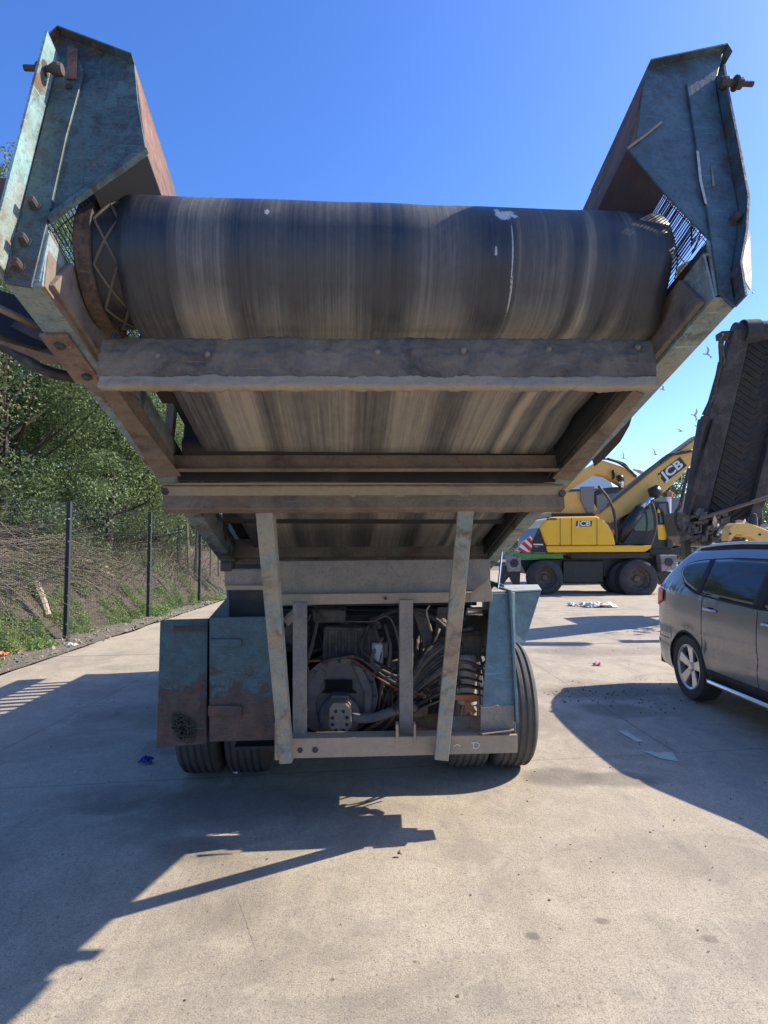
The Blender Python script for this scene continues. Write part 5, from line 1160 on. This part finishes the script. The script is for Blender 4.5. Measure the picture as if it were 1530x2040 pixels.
b = NB(); c0 = T(865, 175, .05); lathe(b, c0, (T(1500, 150, .05)-c0), [(0, 0), (0, .19), (.35, .19), (.35, .2), (3, .2), (3, 0)], 32); sm_angle(obj('head_drum', b, M['tcon'], TC))
b = NB(); c1 = T(930, 172, -.03); lathe(b, c1, (T(1500, 150, .05)-c0), [(0, .2), (0, .235), (.30, .235), (.30, .2)], 32); sm_angle(obj('belt_edge', b, M['tcon'], TC))
tpr('motor', [(755, 165), (850, 160), (850, 215), (760, 222)], -.1, .25, M['tcon'])
for pts in ([(755, 190), (742, 280), (748, 420), (735, 460)], [(800, 235), (765, 250), (758, 330), (770, 430), (735, 470)], [(740, 430), (700, 620), (660, 750), (600, 880)], [(748, 440), (720, 560), (690, 700), (640, 800)], [(480, 1330), (440, 1480), (400, 1650), (370, 1700), (365, 1800), (420, 1900)]):
    b = NB(); tube(b, curve([T(x, y, -.2) for x, y in pts], 6), .035, 6); obj('hydraulic_pipe', b, M['hose'], TC, 0, True)
tpr('lower_frame', [(480, 1690), (860, 1820), (1000, 1790), (960, 1900), (860, 2000), (600, 1990), (500, 1900)], .0, 1.2, M['cabblack'])
tpr('lower_boss', [(600, 1760), (720, 1840), (690, 1960), (620, 1990)], -.15, .2, M['tcon'])
b = NB(); tube(b, [T(560, 1760, -.3), T(1200, 1560, -.5)], .04, 8); obj('drawbar', b, plain('rusty_bar', (.16, .11, .08), .8), TC)
b = NB()
for k in range(70): box(b, T(390+random.random()*450, 1700+random.random()*250, -.1-random.random()*.2), (random.uniform(.02, .09), 0, .01), (0, .05, 0), (0.01, 0, random.uniform(.02, .09)))
obj('drive_clutter', b, M['engine'], TC)
for x0, y0, x1, y1 in ((430, 1900, 500, 2400), (900, 1900, 940, 2400)): tpr('support_leg', [(x0, y0), (x0+60, y0), (x1+40, y1), (x1, y1)], .4, .2, M['cabblack'])
tpr('support_post', [(1080, 1500), (1110, 1480), (1100, 1900), (1080, 1900)], .2, .12, M['tcon']); 
# loader arm behind the car
LA = thing('loader_arm', 'weathered yellow loader arm curving down behind the roof of the parked car', 'loader arm', (7.4, 11.2, 0))
def Lp(zx, zy, dy=0): return at(1390+zx/10.93, 1000+zy/10.93, 10.9+dy)
b = NB(); prism(b, [Lp(x, y) for x, y in ((670, 850), (690, 600), (740, 510), (820, 455), (1110, 455), (1250, 500), (1600, 640), (1600, 1300), (1500, 1300), (1350, 890), (1160, 760), (980, 760), (960, 700), (850, 700), (760, 800), (740, 850))], (0, .25, 0)); la = obj('arm', b, M['yellow_old'], LA, .02)
b = NB(); prism(b, [Lp(x, y) for x, y in ((1300, 900), (1900, 900), (1900, 1800), (1300, 1800))], (0, .4, 0)); obj('arm_base', b, M['cabblack'], LA, .02)
b = NB(); lathe(b, Lp(1215, 300, .1), (0, 0, 1), [(-.03, 0), (-.03, .05), (.03, .05), (.055, 0)], 14); lathe(b, Lp(1200, 400, .1), (0, 0, 1), [(-.1, 0), (-.1, .08), (.06, .08), (.06, 0)], 14); obj('lamp_post', b, M['cabblack'], LA)
for x, y in ((1350, 710), (700, 690)):
    b = NB(); lathe(b, Lp(x, y, -.001), (0, -1, 0), [(0, 0), (0, .022), (.012, .022), (.012, 0)], 12); obj('pin', b, M['bolt'], la)
# rubble heap behind the car
b = NB()
for k in range(160):
    c = Vector((6.6+random.random()*1.6, 11.8+random.random()*1.0, 1.6*random.random()**1.5*.9+.7)); v = np.clip(rng.normal(size=(3, 3)), -1.1, 1.1)*random.uniform(.015, .05); box(b, c, Vector(v[0]), Vector(v[1]), Vector(v[2])*.6)
for k in range(160):
    c = Vector((6.6+random.random()*1.8, 11.8+random.random(), .8*random.random())); v = np.clip(rng.normal(size=(3, 3)), -1.1, 1.1)*.12; box(b, c, Vector(v[0]), Vector(v[1]), Vector(v[2]))
o = obj('rubble_heap', b, plain('pale_rubble', (.48, .43, .36), .9, 0, .5, 1.5)); tag(o, 'heap of pale broken rubble under the tipped conveyor behind the car', 'rubble'); o['kind'] = 'stuff'

# ------------------------------------------------------------------ far background on the right
b = NB(); prism(b, [at(1125, 955, 52), at(1165, 948, 52), at(1210, 948, 52), at(1222, 972, 52), at(1125, 975, 52)], (0, 10, 0)); sh = thing('white_roofed_shed', 'low shed with a white sheet roof just visible behind the machines', 'shed', (18, 57, 0)); obj('roof', b, M['white'], sh)
b = NB(); prism(b, [at(1115, 973, 52.3), at(1228, 970, 52.3), at(1228, 1115, 52.3), at(1115, 1115, 52.3)], (0, 9, 0)); obj('wall', b, plain('dark_sheet_wall', (.10, .13, .15), .7), sh)
ct = thing('grey_block_wall', 'grey concrete block wall standing between the excavator cab and the tall conveyor', 'wall', (17, 38, 0))
b = NB(); prism(b, [at(1295, 992, 38), at(1372, 990, 38), at(1372, 1120, 38), at(1295, 1120, 38)], (0, .6, 0)); obj('wall', b, plain('grey_blocks', (.20, .20, .20), .9, 0, .3, 1.2), ct)
b = NB(); prism(b, [at(1240, 985, 37), at(1290, 985, 37), at(1290, 1120, 37), at(1240, 1120, 37)], (0, .6, 0)); obj('buttress', b, plain('grey_panel', (.27, .28, .29), .9), ct)
b = NB(); tube(b, [at(1333, 1120, 33), at(1333, 990, 33)], .12, 8); bc = thing('beacon_post', 'white post with an orange beacon above the excavator cab', 'beacon post', (15.6, 33, 0)); obj('post', b, M['white'], bc)
b = NB(); lathe(b, at(1335, 984, 33), (0, 0, 1), [(-.15, 0), (-.15, .15), (.1, .13), (.16, 0)], 14); obj('beacon', b, plain('orange_beacon', (.6, .10, .03), .3), bc)
yw = [((22.5, 46, 0), 7.2, 3.6, 'round green tree between the long boom and the tall conveyor'), ((28.5, 48, 0), 8.0, 4.0, 'green tree hidden largely by the tall conveyor'), ((33.5, 46, 0), 7.0, 3.8, 'green tree seen past the right edge of the tall conveyor'),
      ((14, 62, 0), 6.0, 4.2, 'low green tree showing between the two yellow booms'), ((7.5, 62, 0), 5.5, 4.0, 'low tree in line with the rear of the excavator'), ((38, 58, 0), 8, 4.5, 'far green tree at the right edge of the picture')]
for loc, h, r, lab in yw: make_tree('broadleaf_tree', lab, loc, h, r, 9000, .26, 'leaf_mid', .12, 'far trees behind the machines', 60, 1.1)
b = NB(); prism(b, [(-6, 75, 0), (70, 75, 0), (70, 75, 2.3), (-6, 75, 2.3)], (0, .4, 0)); bw = obj('boundary_wall', b, plain('pale_boundary_wall', (.30, .29, .27), .9, 0, .3, .8)); tag(bw, 'long low pale wall closing the far side of the yard', 'wall')

# ------------------------------------------------------------------ gulls
def gull_mesh(flap, tilt):
    """one continuous bird: body, head, bill, tail and two swept wings; span about 1.2 m along X, flying to -Y"""
    b = NB(); lathe(b, (0, 0, 0), (0, -1, 0), [(-.30, .004), (-.27, .045), (-.16, .04), (-.05, .07), (.08, .068), (.15, .04), (.19, .042), (.23, .03), (.25, .012), (.30, .004)], 12)
    for sg in (-1, 1):
        ch = [(0.03, -.09, .10, 0), (.25, -.16, .05, flap*.6), (.42, -.11, .06, flap*.9), (.62, .06, .11, flap*1.0)]
        tp, lo = [], []
        for x, y0, y1, z in ch:
            tp.append([b.verts.new((sg*x, y0, z+.008)), b.verts.new((sg*x, (y0+y1)/2-.02, z+.018)), b.verts.new((sg*x, y1, z+.004))]); lo.append([b.verts.new((sg*x, y0, z)), b.verts.new((sg*x, (y0+y1)/2-.02, z)), b.verts.new((sg*x, y1, z))])
        for G in (tp, lo):
            for r0, r1 in zip(G, G[1:]):
                for j in range(2): b.faces.new([r0[j], r0[j+1], r1[j+1], r1[j]])
        for r0, r1, q0, q1 in zip(tp, tp[1:], lo, lo[1:]):
            b.faces.new([r0[0], r1[0], q1[0], q0[0]]); b.faces.new([r0[2], r1[2], q1[2], q0[2]])
        b.faces.new([tp[-1][0], tp[-1][1], tp[-1][2], lo[-1][2], lo[-1][1], lo[-1][0]])
    prism(b, [(-.03, .27, 0), (.03, .27, 0), (.07, .40, 0), (-.07, .40, 0)], (0, 0, .008))
    return b
gm = plain('gull_plumage', (.55, .54, .52), .8, 0, .3, 9)
for px, py, Y, rot, fl, lab in [(1500, 583, 42, (1.1, 1.25, .5), .22, 'white gull banking just right of the conveyor foot post, largest of the birds'), (1409, 706, 46, (.5, .7, .8), .25, 'gull in the blue gap left of the tipped conveyor head'),
     (1384, 828, 52, (.9, .95, 1.2), .2, 'dark looking gull low beside the tipped conveyor'), (1357, 859, 60, (.1, .1, .3), .15, 'small gull gliding level in the gap above the long boom'), (1391, 852, 50, (.8, .2, 1.5), .3, 'pale gull tight against the edge of the tipped conveyor'),
     (1306, 905, 48, (.3, .6, .2), .2, 'gull skimming just above the top of the long yellow boom'), (1242, 913, 55, (.3, .9, .4), .25, 'gull above the swan necked boom'), (1320, 776, 64, (.4, .3, 1.0), .2, 'tiny gull close under the right conveyor beam')]:
    o = obj('gull', gull_mesh(fl, 0), gm, None, 0, True); o.location = at(px, py, Y); o.rotation_euler = rot; tag(o, lab, 'gull', 'gulls circling over the yard')
o = obj('gull', gull_mesh(.0, 0), gm, None, 0, True); o.location = at(1275, 940, 25.6); o.scale = (.25, 1, 1.2); o.rotation_euler = (0.4, 0, 1.3); tag(o, 'gull perched on the swan necked boom with wings folded', 'gull', 'gulls circling over the yard')
b = NB(); 
# ------------------------------------------------------------------ litter and stones
b.free()
def rag(name, px, py, w_, d_, h_, c, label, cat, seed=0, n=16):
    g = gr(px, py); b = NB(); rows = []
    for i in range(n+1):
        r_ = []
        for j in range(n+1):
            u, v = i/n*2-1, j/n*2-1; e = 1-max(abs(u), abs(v))**3*.6
            x = g.x + u*w_/2*(1+.35*mnoise.noise(Vector((u*2, v*2, seed)))); y = g.y + v*d_/2*(1+.35*mnoise.noise(Vector((u*2, v*2, seed+9))))
            z = .012 + max(0, h_*e*(.45+.75*mnoise.noise(Vector((u*2.6, v*2.6, seed+4)))+.4*mnoise.noise(Vector((u*7, v*7, seed)))))
            r_.append(b.verts.new((x, y, z)))
        rows.append(r_)
    for r0, r1 in zip(rows, rows[1:]):
        for j in range(n): b.faces.new([r0[j], r0[j+1], r1[j+1], r1[j]])
    s = Sh(name+'_cloth', .6); s.color(s.mix(s.noise(12, 4), tuple(x*.6 for x in c), tuple(min(1, x*1.2) for x in c)))
    o = obj(name, b, s.m, None, 0, True); m = o.modifiers.new('t', 'SOLIDIFY'); m.thickness = .004; tag(o, label, cat); return o
rag('blue_glove', 292, 1521, .085, .07, .05, (.012, .025, .22), 'crumpled bright blue glove on the shaded concrete left of the wheels', 'glove', 2)
rag('pink_scrap', 1190, 1326, .11, .07, .04, (.55, .12, .32), 'small pink plastic scrap lying in the car shadow', 'litter', 5)
rag('white_packaging', 1193, 1209, .85, .5, .16, (.62, .60, .54), 'long crumpled strip of clear white packaging in front of the excavator', 'litter', 7, 34)
rag('white_packaging', 1140, 1207, .22, .3, .12, (.66, .68, .70), 'small white wrapper at the left end of the long strip of packaging', 'litter', 8)
rag('paper_scrap', 143, 1288, .16, .1, .06, (.65, .66, .66), 'white paper scrap below the first fence post', 'litter', 3)
rag('orange_scrap', 4, 1308, .16, .14, .09, (.65, .20, .10), 'torn orange wrapper at the left edge beside the fence', 'litter', 4)
rag('red_scrap', 38, 1300, .12, .1, .05, (.5, .14, .13), 'faded red scrap on the dirt verge at the left', 'litter', 6)
rag('clear_wrapper', 470, 1543, .035, .03, .015, (.6, .6, .58), 'tiny crumpled clear wrapper at the foot of the inner left tyre', 'litter', 12)
rag('brown_peg', 796, 1707, .022, .016, .03, (.30, .15, .09), 'small brown stone chip on the sunlit concrete near the shadow tip', 'stone', 9, 8)
gp = M['chalk']
def ground_paint(pts, label):
    b = NB(); vs_ = [gr(x, y, .004) for x, y in pts]; prism(b, vs_, (0, 0, .001)); o = obj('painted_arrow', b, plain('faded_green_white_paint', (.46, .50, .38), .85, 0, .3, 12)); tag(o, label, 'ground marking', 'painted arrow heads by the car')
ground_paint([(1278, 1495), (1318, 1500), (1324, 1497), (1340, 1500), (1352, 1517), (1316, 1511)], 'pale green painted dash on the concrete, nearer of the two beside the car')
ground_paint([(1229, 1455), (1248, 1457), (1282, 1477), (1268, 1478)], 'pale green painted dash on the concrete, farther and fainter of the two')
b = NB()
for k in range(520):
    x, y = random.uniform(-3.5, 6), 1.6+random.random()**1.5*9; r = random.uniform(.0012, .0042)*(1+.25*y/4); c = Vector((x, y, r*.4)); v = rng.normal(size=(3, 3)); v /= np.linalg.norm(v, axis=1)[:, None]; box(b, c, Vector(v[0])*r, Vector(v[1])*r, Vector(v[2])*r*.6)
for k in range(130):
    x, y = random.gauss(2.4, .55), random.gauss(6.75, .3); r = random.uniform(.003, .009); v = rng.normal(size=(3, 3)); v /= np.linalg.norm(v, axis=1)[:, None]; box(b, (x, y, r*.4), Vector(v[0])*r, Vector(v[1])*r, Vector(v[2])*r*.6)
o = obj('loose_grit', b, plain('brown_grit', (.14, .12, .10), .9, 0, .5, 4)); tag(o, 'loose grit and chips scattered on the concrete', 'grit'); o['kind'] = 'stuff'
b = NB()
for k in range(600):
    y = random.uniform(7, 22); x = random.uniform(-5.75, -4.8); r = random.uniform(.006, .03)*random.random()+.005; v = rng.normal(size=(3, 3)); v /= np.linalg.norm(v, axis=1)[:, None]; box(b, (x, y, .02+r*.4), Vector(v[0])*r, Vector(v[1])*r, Vector(v[2])*r*.6)
o = obj('verge_stones', b, plain('verge_stone', (.23, .20, .165), .9, 0, .5, 2)); tag(o, 'small stones and crumbs of rubble along the dirt verge', 'stones'); o['kind'] = 'stuff'
